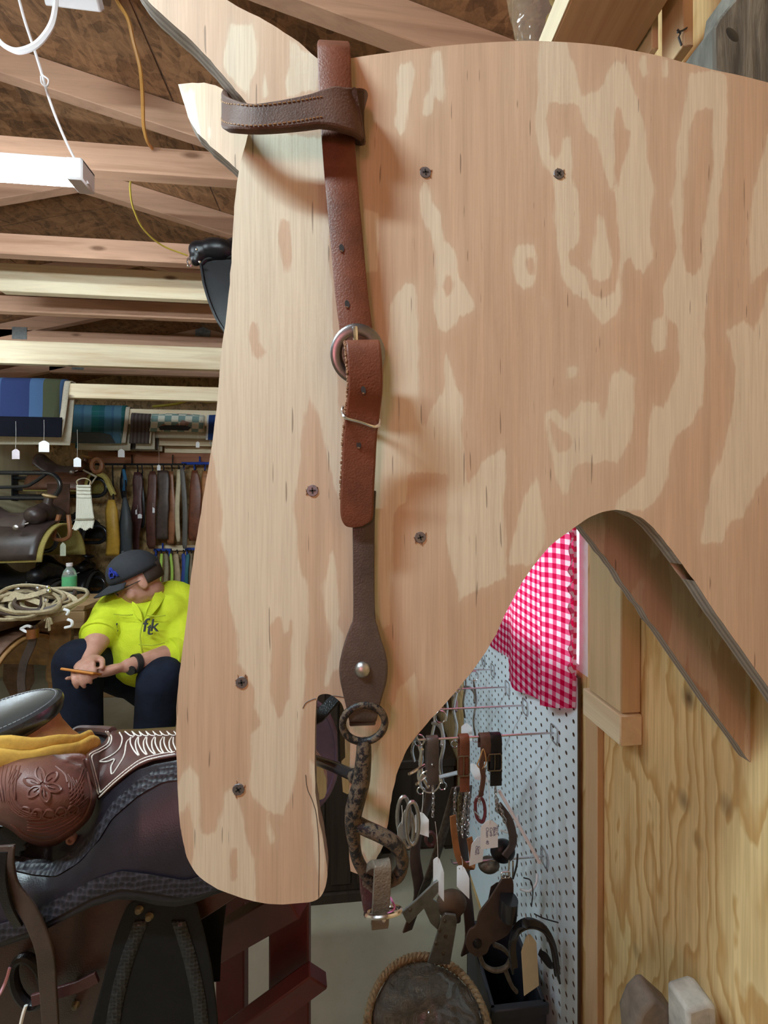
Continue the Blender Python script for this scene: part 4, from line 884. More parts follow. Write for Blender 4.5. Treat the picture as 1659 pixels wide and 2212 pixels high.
# ---------------------------------------------------------------- galvanised stirrup irons
t = thing('metal_stirrup', 'galvanised stirrup iron with riveted straps above the basket', 'stirrup', W(950, 2080, .82))
def plate(name, pts, Y0, Y1, th, mat, par):
    f = [W(x, y, lerp(Y0, Y1, (y - pts[0][1]) / (pts[-1][1] - pts[0][1] + 1e-6)) if False else Y0) for x, y in pts]; return G().prism(f, [p + V((0, th, 0)) for p in f]).build(name, mat, par, bevel=.001)
plate('side_plate', [(955, 1982), (962, 1975), (985, 1978), (988, 1990), (980, 2040), (972, 2085), (924, 2082), (938, 2040)], .80, .80, .005, M['galv'], t)
plate('side_plate', [(868, 1972), (900, 1945), (938, 1908), (948, 1902), (960, 1912), (930, 1950), (884, 1996), (878, 1992)], .79, .79, .005, M['galv'], t)
plate('brace', [(912, 1955), (925, 1938), (945, 1950), (952, 1985), (946, 2010), (930, 1995)], .805, .805, .004, M['galv'], t)
for x, y, Y in ((961, 1990, .7995), (950, 2010, .7995), (963, 2023, .7995), (942, 2038, .7995), (958, 2060, .7995), (886, 1966, .7895)): G().lathe([(.0001, -.0022), (.003, -.0018), (.0044, .0004)], 12, W(x, y, Y), (0, 1, 0)).build('rivet', M['old_iron'], t)
t = thing('wooden_stirrup', 'worn brown leather covered stirrup block above the metal stirrup', 'stirrup', W(975, 1985, .85))
G().ball(W(975, 1952, .83), .036, 16, sc=(.95, .5, .8)).build('tread', leather('scuffed_brown_leather', (.15, .10, .065), .6, .5), t)
G().box(W(975, 1952, .83).x - .02, W(975, 1952, .83).x + .02, .82, .84, W(975, 1985, .83).z - .004, W(975, 1930, .83).z).build('block', M['leather_dark'], t, bevel=.006, bseg=2)
t = thing('leather_hobble', 'dark leather hobble strap hanging behind the bit', 'strap', W(900, 1960, .78))
for pts in ([(932, 1640), (928, 1720), (905, 1790), (896, 1850), (905, 1930), (880, 2010)], [(985, 1700), (960, 1790), (935, 1870), (905, 1950)], [(1010, 1700), (1000, 1800), (1005, 1900), (1015, 2010), (1005, 2060)]):
    G().strap(cr([W(x, y, .86) for x, y in pts], 5), .028, .004, (1, .5, .1)).build('strap', M['leather_dark'] if pts[0][0] != 985 else M['old_iron'], t)
G().tube([W(930 + 10 * math.cos(k) , 1812 + 14 * math.sin(k), .845) for k in [2 * math.pi * q / 16 for q in range(16)]], .004, 6, closed=True).build('ring', M['leather_wine'], t)
# ---------------------------------------------------------------- basket with wrapped rope
bx_, by_ = .146, .72; bz = .384; R_ = .116
bs = thing('rope_basket', 'round rope-rimmed basket wrapped in clear plastic on the floor', 'basket', (bx_, by_, 0))
def weave():
    t = NT('woven_cane'); sp = t.n('SeparateXYZ', ins={0: t.tc.outputs['Object']}); wv = t.math('SINE', t.math('MULTIPLY', sp.outputs[2], 420.0)); nz = t.noise(t.coord((60, 60, 60)), 1, 3, .6)
    c = t.mix(t.math('MULTIPLY', t.math('ADD', wv, 1.0), .5), (.10, .075, .045), (.30, .24, .15)); c = t.mix(nz, c, (.14, .10, .06)); t.bump(wv, .5, .003); return t.set(c, .7)
M['weave'] = weave(); M['rope'] = plain('brown_rope', (.30, .22, .12), .8, 0, .4, 180, .6)
G().lathe([(R_ * .78, 0), (R_ * .9, .12), (R_ * .99, .36), (R_ * .94, .37), (R_ * .8, .37), (.001, .362)], 40, (bx_, by_, 0)).build('body', M['weave'], bs)
for k, (rr_, zz) in enumerate(((R_, bz - .004), (R_ * .97, bz + .004))):
    n = 220; g = G()
    for ph in (0, math.pi):
        g.tube([V((bx_ + (rr_ + .0035 * math.cos(40 * a + ph)) * math.cos(a), by_ + (rr_ + .0035 * math.cos(40 * a + ph)) * math.sin(a), zz + .0035 * math.sin(40 * a + ph))) for a in [2 * math.pi * q / n for q in range(n)]], .0042, 6, closed=True)
    g.build('rope_rim', M['rope'], bs)
def plastic():
    t = NT('clear_plastic_wrap'); nz = t.noise(t.coord((1, 1, 1)), 22, 4, .65, 2.0); t.bump(nz, 1.0, .02); t.b.inputs['Transmission Weight'].default_value = .55; t.b.inputs['Coat Weight'].default_value = 1.0; t.b.inputs['Coat Roughness'].default_value = .08
    c = t.ramp(nz, [(.3, (.20, .19, .16)), (.7, (.40, .38, .33))]); return t.set(c, .18, 0, .8)
M['plastic'] = plastic()
g = G(); rows = []
for i in range(12):
    r = R_ * .93 * (1 - i / 11 * .995); h = bz - .004 + .035 * math.sin(i / 11 * 1.57) 
    rows.append([V((bx_ + r * math.cos(a), by_ + r * math.sin(a), h + .007 * mnoise.noise((r * 40 * math.cos(a), r * 40 * math.sin(a), 3)))) for a in [2 * math.pi * q / 48 for q in range(48)]])
g.grid(rows, closed_u=True).build('plastic_wrap', M['plastic'], bs, angle=180)
G().strap(cr([V((bx_ - R_ - .012, by_ - .03, .30)), V((bx_ - R_ - .018, by_ - .03, .36)), V((bx_ - R_ - .004, by_ - .03, .394)), V((bx_ - R_ + .014, by_ - .03, .385))], 5), .02, .003, (0, 1, 0)).build('handle', M['leather_black'], bs)
t = thing('dark_crate', 'dark navy crate standing between the basket and pegboard', 'crate', (.32, .83, 0))
cm = plain('navy_plastic', (.025, .030, .042), .5); x0, x1, y0, y1, hh = .285, .40, .76, .93, .35
for b in ((x0, x1, y0, y0 + .008), (x0, x1, y1 - .008, y1), (x0, x0 + .008, y0, y1), (x1 - .008, x1, y0, y1)): G().box(b[0], b[1], b[2], b[3], .0, hh).build('side', cm, t, bevel=.002)
G().box(x0, x1, y0, y1, 0, .01).build('bottom', cm, t); G().box(x0 - .004, x1 + .004, y0 - .004, y0 + .004, hh - .02, hh).build('rim', cm, t, bevel=.002)
for pl, Y, mt, nm in (([(1372, 2230), (1388, 2188), (1412, 2162), (1424, 2164), (1470, 2205), (1490, 2240)], .44, 'grey', 'rounded grey weathered board leaning at the foot of the plywood wall'), ([(1486, 2185), (1532, 2170), (1550, 2176), (1580, 2215), (1600, 2250), (1500, 2250)], .41, 'pale', 'pale grey sawn board leaning at the foot of the plywood wall')):
    t = thing('leaning_board', nm, 'board', W(pl[0][0], 2212, Y), 'grey boards at the wall foot'); t.location.z = 0
    f = [W(x, y, Y) for x, y in pl]; zmin = min(p.z for p in f); f = [V((p.x, p.y, 0.001)) if p.z < W(1500, 2222, Y).z else p for p in f]
    G().prism(f, [p + V((0, .03, 0)) for p in f]).build('plank', plain('grey_plank_' + mt, (.22, .19, .16) if mt == 'grey' else (.46, .44, .40), .8, 0, .3, 60, .4), t, bevel=.004, bseg=2)
# clear bag of yellow ties above the horse
t = thing('plastic_bag', 'clear plastic bag of yellow straps hanging over the horse neck', 'bag', W(1150, 90, .50))
def bagfilm():
    t = NT('clear_bag_film'); t.b.inputs['Transmission Weight'].default_value = .85; t.b.inputs['Alpha'].default_value = .35; nz = t.noise(t.coord(), 30, 3, .5); t.bump(nz, .5, .01); return t.set((.85, .83, .82), .12, 0, .8)
bc_ = W(1160, 20, .52); bf = bagfilm()
g = G(); rows = []
for i in range(14):
    z = bc_.z + .14 - .2 * i / 13; r = .05 * math.sqrt(max(.02, 1 - ((i - 6) / 8.0) ** 2))
    rows.append([V((bc_.x + r * .8 * math.cos(a) * (1 + .12 * math.sin(5 * a + i)), bc_.y + r * .6 * math.sin(a), z)) for a in [2 * math.pi * q / 28 for q in range(28)]])
g.grid(rows, closed_u=True).build('film', bf, t, angle=180)
for k, pts in enumerate(([(1196, 30), (1186, 40), (1184, 70), (1180, 96)], [(1190, -10), (1196, 8), (1215, 12), (1232, 6)], [(1186, 50), (1200, 36), (1212, 42)])):
    G().tube(cr([W(x, y, .53) for x, y in pts], 4), .0045, 6, flat=.5).build('yellow_strap', plain('yellow_webbing', (.38, .27, .06), .6), t)

# dark trunk added to darken the gap behind the bit
t = thing('added_trunk', 'tall dark brown trunk added on the floor to darken the view behind the bit', 'trunk', (0, 1.5, 0)); dw = pine('dark_stained_wood', 'z', (.035, .022, .014), (.018, .011, .007), False, .6)
x0, x1, y0, y1, hh = -.17, .11, 1.36, 1.80, .86
G().box(x0, x1, y0, y1, .03, hh - .05).build('body', dw, t, bevel=.004); G().box(x0 - .01, x1 + .01, y0 - .012, y1, hh - .05, hh).build('lid', dw, t, bevel=.006)
for k in range(3): G().box(x0 + .012 + k * .09, x0 + .085 + k * .09, y0 - .008, y0, .06, hh - .09).build('front_board', dw, t, bevel=.003)
G().box(x0 - .006, x1 + .006, y0 - .01, y1, 0, .03).build('plinth', dw, t); G().box(-.05, -.01, y0 - .016, y0 - .008, hh - .12, hh - .04).build('latch', M['old_iron'], t, bevel=.002)

t = thing('added_chest', 'low dark brown chest added to darken the floor behind the hanging bits', 'chest', (.27, 1.7, 0))  # added dark box, darkens the background of the bits
G().box(.125, .415, 1.52, 1.95, .02, .34).build('body', dw, t, bevel=.004); G().box(.12, .42, 1.51, 1.96, .34, .375).build('lid', dw, t, bevel=.005)
for xx in (.13, .38): G().box(xx, xx + .03, 1.53, 1.56, 0, .02).build('foot', dw, t)
t = thing('added_chaps', 'black leather chaps added to darken the plywood wall beyond the pegboard', 'chaps', (.42, 1.8, .5))  # added black panels, darken the wall behind the bits
for y0_, y1_, b_ in ((1.62, 1.84, .52), (1.88, 2.10, .50)):
    rows = [[V((.415 - .03 * math.sin(math.pi * k / 6) * (.4 + .6 * i / 12), lerp(y0_, y1_, k / 6) + .01 * math.sin(i), lerp(1.22, b_, i / 12))) for k in range(7)] for i in range(13)]; G().grid(rows).build('leg', M['leather_black'], t, angle=180, solid=.006)
G().box(.395, .425, 1.60, 2.12, 1.21, 1.27).build('belt', M['leather_dark'], t, bevel=.006)
# ================================================================ foreground saddle on its red stand
def stamped(name, col, scale=260, hi=2.2, rough=.36):
    """basket-stamped leather"""
    t = NT(name); v = t.n('TexVoronoi', ins={'Vector': t.coord((1, 1, 1)), 'Scale': float(scale), 'Randomness': .35}); d = v.outputs['Distance']
    c = t.ramp(d, [(.15, [x * .5 for x in col]), (.5, col), (.75, [min(1, x * hi) for x in col])]); t.bump(d, .7, .002); return t.set(c, rough, 0, .4)
M['sk_dark'] = leather('near_black_skirt_leather', (.014, .012, .019), .36, .12); M['sk_stamp'] = stamped('stamped_border_leather', (.017, .016, .022), 190, 2.2, .48)
M['seat_brown'] = leather('seat_leather', (.085, .030, .026), .40, .15); M['tool_brown'] = leather('tooled_leather', (.135, .050, .038), .42, .2)
M['suede'] = plain('yellow_suede', (.55, .33, .06), .9, 0, .2, 140, .3); M['tan_wrap'] = leather('tan_horn_wrap', (.42, .20, .07), .5)
M['purple_leather'] = leather('purple_brown_leather', (.085, .045, .065), .36, .1)
sd_ = thing('western_saddle', 'dark brown western saddle with white-stitched seat on the red stand', 'saddle', W(300, 2212, .55))
U_s = [(-90, 1790), (0, 1786), (60, 1812), (110, 1820), (160, 1794), (195, 1754), (212, 1721), (250, 1686), (300, 1648), (340, 1636), (380, 1628), (480, 1628), (610, 1645)]
D_s = [(-90, 2066), (0, 2043), (65, 2022), (130, 1990), (200, 1955), (260, 1938), (300, 1940), (340, 1950), (380, 1954), (420, 1946), (470, 1926), (540, 1906), (610, 1880)]
def smt(tab, x):
    return interp(tab, x) * .5 + .25 * (interp(tab, x - 8) + interp(tab, x + 8))
def Ysk(px, py):
    u, d = interp(U_s, px), interp(D_s, px); t = (py - u) / (d - u); return lerp(.470, .420, t) - .010 * math.sin(math.pi * max(0, min(1, t))) 
def sheet(top, bot, Yf, x0, x1, nx, ny_, off=0.0):
    rows = []
    for i in range(ny_ + 1):
        r = []
        for j in range(nx + 1):
            px = lerp(x0, x1, j / nx); py = lerp(smt(top, px), smt(bot, px), i / ny_); r.append(W(px, py, Yf(px, py) + off))
        rows.append(r)
    return G().grid(rows)
sheet(U_s, D_s, Ysk, -90, 610, 70, 16).build('skirt', M['sk_dark'], sd_, angle=180, solid=.006, offset=0)
b1 = [(-40, 1850), (30, 1862), (70, 1872), (120, 1876), (170, 1846), (215, 1795), (240, 1752), (300, 1700), (350, 1672), (420, 1662)]
sheet([(x, y - 17) for x, y in b1], [(x, y + 17) for x, y in b1], Ysk, 20, 420, 60, 4, -.0045).build('stamped_border', M['sk_stamp'], sd_, angle=180)
b2 = [(-90, 2040), (0, 2016), (60, 1994), (130, 1958), (200, 1920), (260, 1901), (320, 1908), (400, 1922), (470, 1902), (560, 1880)]
sheet([(x, y - 20) for x, y in b2], [(x, y + 19) for x, y in b2], Ysk, -80, 560, 70, 4, -.0045).build('stamped_border', M['sk_stamp'], sd_, angle=180)
# seat with quilted white stitching
U_t = [(187, 1632), (200, 1620), (215, 1612), (228, 1602), (236, 1590), (242, 1581), (262, 1578), (300, 1577), (380, 1572), (480, 1558), (600, 1530)]
D_t = [(187, 1638), (193, 1662), (200, 1688), (212, 1727), (230, 1710), (250, 1692), (275, 1671), (300, 1654), (330, 1641), (380, 1632), (480, 1630), (600, 1640)]
def Yst(px, py):
    yt = interp([(187, .50), (242, .575), (300, .60), (600, .60)], px); u, d = interp(U_t, px), interp(D_t, px); t = max(0, min(1, (py - u) / max(1, d - u)))
    return lerp(yt, .462, t ** .8)
rows = []
for i in range(13):
    rows.append([W(px, lerp(interp(U_t, px), interp(D_t, px), i / 12), Yst(px, lerp(interp(U_t, px), interp(D_t, px), i / 12))) for px in [187 + (600 - 187) * (j / 80) ** 1.15 for j in range(81)]])
seat = G().grid(rows).build('seat', M['seat_brown'], sd_, angle=180, solid=.003, offset=0)
def stitch(pts, r=.0009, dash=True):
    P = [W(p.x, p.y, Yst(p.x, p.y) - .0045) for p in cr([(x, y, 0) for x, y in pts], 8)]; g = G()
    if not dash: g.tube(P, r, 5); return g
    for i in range(0, len(P) - 1): g.tube([lerp(P[i], P[i + 1], .05), lerp(P[i], P[i + 1], .92)], r, 5)
    return g
lines = [[(228, 1580), (236, 1592), (232, 1606), (214, 1618), (192, 1632), (197, 1660), (207, 1700), (212, 1716)], [(233, 1580), (241, 1593), (236, 1610), (216, 1623), (198, 1634), (203, 1662), (212, 1696), (216, 1712)],
         [(214, 1722), (250, 1688), (300, 1650), (340, 1636), (378, 1629)], [(217, 1712), (252, 1680), (300, 1643), (340, 1630), (378, 1624)],
         [(258, 1582), (264, 1596), (258, 1616), (240, 1632), (216, 1644), (232, 1645), (247, 1640), (240, 1656), (242, 1672), (254, 1656), (268, 1632), (274, 1602), (288, 1592)]]
for k in range(7):
    x = 282 + k * 17 + k * k * .3; lines.append([(x, 1593), (x - 2 + 2, 1606), (x + 8, 1622), (x + 18, 1632 - k * 1.5), (x + 12, 1616), (x + 11, 1602), (x + 16, 1592)])
for k in range(8):
    x = 270 + k * 15; lines.append([(x, 1580), (x + 10, 1588), (x + 20, 1590 - k * .4), (x + 16, 1581)])
for L_ in lines: stitch(L_, .00085, len(L_) != 7 and len(L_) != 4).build('stitching', M['thread'], seat)
# gullet rim, and a black sheet painting the shade inside the hand hole
G().tube(cr([W(242, 1580, .58), W(225, 1577, .60), W(195, 1576, .625), W(168, 1577, .63), (W(150, 1592, .62))], 5), .006, 8).build('gullet_rim', M['seat_brown'], sd_)
gl = [(150, 1585), (170, 1580), (200, 1579), (238, 1582), (236, 1596), (222, 1612), (190, 1632), (175, 1640), (150, 1620)]
G().prism([W(x, y, .615 - .0010 * (y - 1580)) for x, y in gl], [W(x, y, .625 - .0010 * (y - 1580)) for x, y in gl]).build('gullet', M['rubber'], sd_)
# swell (fork cover), tooled
sw = sm([(-90, 1660), (0, 1645), (60, 1640), (130, 1630), (180, 1630), (190, 1655), (197, 1690), (207, 1722), (192, 1768), (150, 1806), (110, 1827), (60, 1817), (20, 1788), (-30, 1770), (-90, 1765)], 4)
def Ysw(px, py):
    r2 = ((px - 75) / 150) ** 2 + ((py - 1738) / 104) ** 2; return .475 - .062 * max(0.0, 1 - r2) ** .8
g = G(); rows = []; c0 = (85, 1728)
for i in range(11):
    k = i / 10; rows.append([W(lerp(c0[0], x, k), lerp(c0[1], y, k), Ysw(lerp(c0[0], x, k), lerp(c0[1], y, k))) for x, y in sw])
sw_o = g.grid(rows, closed_u=True).build('swell', M['tool_brown'], sd_, angle=180, solid=.002, offset=0)
g = G()
def tool(pts, r=.0011): g.tube([W(p.x, p.y, Ysw(p.x, p.y) - .0016) for p in cr([(x, y, 0) for x, y in pts], 5)], r, 5)
fc = (92, 1695)
for k in range(6):
    a = k * 1.05 + .3; ca, sa = math.cos(a), math.sin(a); q = lambda l, w_: (fc[0] + ca * l - sa * w_, fc[1] + (sa * l + ca * w_) * .9)
    tool([q(6, 0), q(18, 9), q(34, 8), q(42, 0), q(34, -8), q(18, -9), q(6, 0)]); tool([q(10, 0), q(26, 1)], .0008)
for s in range(4): tool([(30 + s * 5, 1662 + s * 3), (16 + s * 4, 1700), (22 + s * 4, 1740 - s * 2), (48 + s * 3, 1762 - s * 3), (80, 1768 - s * 4)], .001)
for s in range(5): tool([(190 - s * 4, 1722 + s * 10), (150, 1752 + s * 8), (100, 1772 + s * 8), (60, 1774 + s * 6)], .0011)
for s in range(5): tool([(180, 1660 + s * 14), (168, 1690 + s * 10), (150, 1712 + s * 8)], .0009)
for s in range(6): tool([(-2 + s * 9, 1655), (-6 + s * 8, 1690), (2 + s * 6, 1730)], .001)
for s in range(7): tool([(120 + s * 9, 1655 + s * 6), (140 + s * 7, 1672 + s * 9), (146 + s * 4, 1690 + s * 12)], .0009)
for k in range(5):
    x, y = 40 + k * 26, 1758 + 6 * math.sin(k); tool([(x, y), (x + 10, y - 14), (x + 24, y - 10), (x + 22, y + 4), (x + 8, y + 4), (x, y)], .001)
tool([(180, 1640), (190, 1680), (196, 1722), (180, 1765), (145, 1796), (108, 1814), (62, 1806), (25, 1780)], .0014)
g.build('tooling', M['tool_brown'], sw_o)
# horn
hb = W(58, 1655, .525); ht = W(14, 1568, .525)
G().tube(cr([hb, lerp(hb, ht, .35), lerp(hb, ht, .7), ht], 4), [.056, .054, .052, .051, .050, .049, .048, .048, .048, .048, .049, .05, .052], 24).build('horn_neck', M['tan_wrap'], sd_)
cn = V((-.17, -.06, 1)).normalized(); cc_ = W(-6, 1560, .525)
cap = G().lathe([(.001, .004), (.04, .006), (.054, .0085), (.061, .0095), (.065, .007), (.066, .002), (.064, -.008), (.055, -.018), (.03, -.026), (.001, -.026)], 48, cc_, cn).build('horn_cap', leather('waxed_black_leather', (.022, .024, .028), .2, .05, .8, 60, .8), sd_)
u_ = cn.orthogonal().normalized(); v_ = cn.cross(u_)
g = G()
for k in range(90):
    a = 2 * math.pi * k / 90; b = a + .05; g.tube([cc_ + cn * .0098 + (u_ * math.cos(t) + v_ * math.sin(t)) * .0585 for t in (a, b)], .0006, 4)
g.build('cap_stitching', plain('grey_thread', (.25, .25, .26), .7), cap)
wc = W(60, 1628, .525)
def zpix(x, y, py): return CAMZ - (py - 1106) / F * (y * math.cos(PSI) + x * math.sin(PSI))
for k, (rr_, py0, hh, sl) in enumerate(((.060, 1614, .012, .10), (.066, 1634, .013, -.06))):
    g = G(); rows = []
    def zc_(a):
        if math.sin(a) > 0: a = -a if math.cos(a) > 0 else -a
        s_ = min(0, math.sin(a)); x = wc.x + rr_ * math.cos(a) * (1.1 if math.cos(a) > 0 else 1); y = wc.y + rr_ * s_; zf = zpix(wc.x, wc.y - rr_, py0 + 8); zs = zpix(wc.x + rr_, wc.y, 1612); return lerp(zs, zf, -s_) + sl * .06 * math.cos(a)
    for i in range(9):
        ph = 2 * math.pi * i / 9
        rows.append([V((wc.x + (rr_ + .0035 * math.cos(ph)) * math.cos(a) * (1.1 if math.cos(a) > 0 else 1), wc.y + (rr_ + .0035 * math.cos(ph)) * math.sin(a), (zc_(a) if math.sin(a) <= 0 else zc_(0 if math.cos(a) > 0 else math.pi) - .035 * math.sin(a)) + hh * math.sin(ph) * (1 + .25 * math.sin(3 * a + k)) + .0015 * math.sin(9 * a + k))) for a in [2 * math.pi * q / 48 for q in range(48)]])
    rows.append(rows[0]); g.grid(rows, closed_u=True).build('suede_wrap', M['suede'], sd_, angle=180)
# cantle seen through the mouth slot
ce = [(655 + 74 * math.cos(a), 1630 + 122 * math.sin(a)) for a in [2 * math.pi * q / 40 for q in range(40)]]
G().prism([W(x, y, .53) for x, y in ce], [W(x, y, .545) for x, y in ce]).build('cantle', M['purple_leather'], sd_, bevel=.003, bseg=2)
G().tube([W(x, y, .529) for x, y in ce], .0035, 6, closed=True).build('cantle_binding', M['purple_leather'], sd_)
# under-skirt, fender, conchos, latigos
us = [(-90, 2040), (0, 2020), (130, 1965), (260, 1925), (360, 1935), (430, 1930), (540, 1880), (545, 1915), (470, 1965), (430, 1990), (300, 2300), (-90, 2330)]
G().prism([W(x, y, .452) for x, y in us], [W(x, y, .458) for x, y in us]).build('under_skirt', leather('rosewood_leather', (.055, .022, .016), .38), sd_, bevel=.001)
fn = sm([(175, 2330), (198, 2212), (225, 2110), (246, 2030), (266, 1975), (285, 1948), (340, 1935), (415, 1945), (434, 1985), (456, 2080), (468, 2170), (474, 2250), (478, 2330)], 4)
fd = G().prism([W(x, y, .4385) for x, y in fn], [W(x, y, .4445) for x, y in fn]).build('fender', leather('matte_black_leather', (.007, .007, .008), .6, .2, .6, 60, .25), sd_, bevel=.0015)
for a, b in (([(305, 1990), (272, 2080), (248, 2180), (235, 2290)], 30), ([(385, 1990), (412, 2080), (432, 2180), (440, 2290)], 30)):
    P = cr([(x, y, 0) for x, y in a], 6); G().grid([[W(p.x - b / 2, p.y, .4375) for p in P], [W(p.x + b / 2, p.y, .4375) for p in P]]).build('stamped_border', stamped('black_stamped_leather', (.016, .016, .018), 240, 2.6), fd, solid=.0015, offset=1)
for x, y in ((300, 1966), (322, 1981)): G().lathe([(.0001, -.003), (.003, -.0022), (.0046, .0006)], 14, W(x, y, .4375), (0, 1, 0)).build('rivet', M['brass'], sd_)
for x, y in ((160, 2138), (163, 2172)): G().lathe([(.0001, -.003), (.003, -.0022), (.0046, .0006)], 14, W(x, y, .4505), (0, 1, 0)).build('rivet', M['brass'], sd_)
bc2 = W(155, 1812, Ysk(155, 1812) - .008); G().lathe([(.0001, -.0008), (.0016, -.001), (.0022, -.003), (.0046, -.0028), (.0056, 0), (.0054, .002)], 18, bc2, (0, 1, 0)).build('button_concho', leather('button_leather', (.24, .13, .10), .5), sd_)
ro = W(16, 1822, Ysk(16, 1822) - .018); ros = [ro + V((math.cos(a) * (.018 + .0016 * math.cos(14 * a)), 0, math.sin(a) * (.018 + .0016 * math.cos(14 * a)))) for a in [2 * math.pi * q / 112 for q in range(112)]]
G().prism(ros, [p + V((0, .005, 0)) for p in ros]).build('rosette', M['leather_black'], sd_, bevel=.001)
lt = [W(x, y, Y) for x, y, Y in ((14, 1826, .402), (12, 1870, .400), (22, 1915, .404), (60, 1965, .408), (82, 2010, .410), (98, 2060, .414), (104, 2130, .424), (110, 2220, .432), (112, 2300, .434))]
G().strap(cr(lt, 5), .0155, .003, (1, 0, .45)).build('latigo', M['leather_dark'], sd_, bevel=.0005)
G().strap(cr([W(8, 1840, .400), W(4, 1900, .398), W(18, 1960, .402), (W(40, 2000, .41))], 5), .008, .0025, (1, 0, .2)).build('latigo', M['leather_black'], sd_)
G().tube([W(62 + 32 * math.cos(a) + 10 * math.sin(a), 2120 + 52 * math.sin(a), .444) for a in [2 * math.pi * q / 24 for q in range(24)]], .0045, 8, closed=True).build('rigging_ring', M['leather_black'], sd_)
G().strap([W(70, 2160, .440), W(170, 2130, .444), W(210, 2110, .446)], .012, .003, (0, 0, 1)).build('tie_down', M['leather_wine'], sd_)
G().tube(cr([W(21, 2090, .44), W(14, 2115, .438), W(0, 2146, .436), W(-20, 2170, .434)], 4), .0016, 6).build('tag_string', plain('pink_cord', (.72, .40, .52), .6), sd_)
G().tube(cr([W(56, 2172, .437), W(50, 2190, .435), (W(44, 2215, .433))], 4), .0018, 6).build('tag_string', M['string'], sd_)
# tree body under the leather
g = G(); rows = []
for i in range(15):
    x = lerp(W(-90, 1900, .6).x, W(540, 1900, .6).x, i / 14); rows.append([V((x, .62 + .155 * math.cos(a), W(300, 1880, .62).z + .13 * math.sin(a))) for a in [math.pi * q / 16 for q in range(17)]])
g.grid(rows).build('tree', M['leather_black'], sd_, angle=180)
# red stand
M['red_paint'] = plain('oxblood_paint', (.085, .008, .010), .5, 0, .35, 14)
rs = thing('saddle_stand', 'oxblood red painted wooden saddle stand under the dark saddle', 'saddle stand', (-.12, .68, 0))
pa = W(580, 2100, .64); pb = W(667, 2100, .64)
G().box(pa.x, pb.x, .64, .678, 0, W(600, 1890, .64).z).build('post', M['red_paint'], rs, bevel=.003)
pc = W(465, 2050, .82); pd = W(527, 2050, .82); G().box(pc.x, pd.x, .82, .858, 0, W(500, 1890, .82).z).build('post', M['red_paint'], rs, bevel=.003)
G().beam(W(430, 2060, .70), W(640, 1936, .62), .030, .045).build('brace', M['red_paint'], rs, bevel=.002)
G().beam(W(500, 2242, .60), W(688, 2104, .60), .020, .050, (0, -.3, 1)).build('brace', M['red_paint'], rs, bevel=.002)
G().box(W(-90, 1900, .62).x, pb.x, .60, .80, W(600, 1890, .64).z - .001, W(600, 1890, .64).z + .02).build('top_rail', M['red_paint'], rs)
G().box(W(-90, 1900, .62).x, W(-90, 1900, .62).x + .06, .64, .678, 0, W(600, 1890, .64).z - .001).build('post', M['red_paint'], rs, bevel=.003)
G().box(W(-90, 1900, .62).x + .06, pa.x, .645, .672, .10, .16).build('rail', M['red_paint'], rs, bevel=.003)

# ================================================================ black english saddle hung under the roof
es = thing('english_saddle', 'black english saddle hung under the roof behind the plywood forehead', 'saddle', W(480, 740, 1.3))
fl = sm([(431, 572), (445, 560), (480, 556), (530, 556), (580, 570), (585, 660), (560, 730), (530, 760), (505, 745), (487, 722), (466, 690), (449, 650), (437, 610)], 4)
flp = G().prism([W(x, y, 1.30) for x, y in fl], [W(x, y, 1.30) + V((0, .010, 0)) for x, y in fl]).build('flap', M['leather_black'], es, bevel=.004, bseg=2)
G().tube([W(x + 3, y, 1.297) for x, y in fl], .005, 6, closed=True).build('piping', M['leather_black'], flp)
g = G()
for px, py, Y, r, sc in ((432, 543, 1.30, .036, (1, .8, .9)), (470, 540, 1.30, .042, (1.4, .9, .8)), (530, 540, 1.33, .046, (1.6, 1, .75)), (590, 548, 1.36, .05, (1.4, 1, .8)), (422, 560, 1.295, .022, (.9, .8, 1.0))): g.ball(W(px, py, Y), r, 16, sc=sc)
g.build('seat', M['leather_black'], es, remesh=.006, smooth_it=4)
G().tube([W(409 + 4.5 * math.cos(a), 566 + 9 * math.sin(a), 1.285) for a in [2 * math.pi * q / 18 for q in range(18)]], .003, 6, closed=True).build('dee_ring', M['chrome'], es)
G().ball(W(432, 566, 1.262), .005, 8).build('stud', M['chrome'], es); G().ball(W(425, 539, 1.262), .0035, 8).build('stud', M['chrome'], es)
G().tube([W(530, 545, 1.33), W(530, 400, 1.36)], .004, 6).build('hanging_wire', M['rubber'], es)
# ================================================================ blanket rails across the shed
def rail(name, label, py0, py1, h, x0=None, x1=None, mat='pale_x', px=200, th=.038):
    """rail whose face spans py0..py1 in the middle of the room"""
    d = ray(px, (py0 + py1) / 2); t = h * F / (py1 - py0); Y = t * d.y; zc = CAMZ + d.z * t
    x0 = XL if x0 is None else W(x0, py0, Y).x; x1 = XR if x1 is None else x1
    t_ = thing(name, label, 'rail', ((x0 + x1) / 2, Y, zc - h / 2), 'blanket rails')
    G().box(x0, x1, Y, Y + th, zc - h / 2, zc + h / 2).build('board', M[mat], t_, bevel=.003); return Y, zc + h / 2, zc
r1 = rail('blanket_rail', 'wide knotty pine rail just below the third roof truss', 577, 637, .14, x0=-2)
r2 = rail('blanket_rail', 'wide pale pine rail between the roof and the striped blanket', 741, 790, .14)
r3 = rail('blanket_rail', 'pale rail carrying the navy striped blanket', 829, 860, .089)
r4 = rail('blanket_rail', 'bright rail carrying the teal plaid pad', 881, 904, .089)
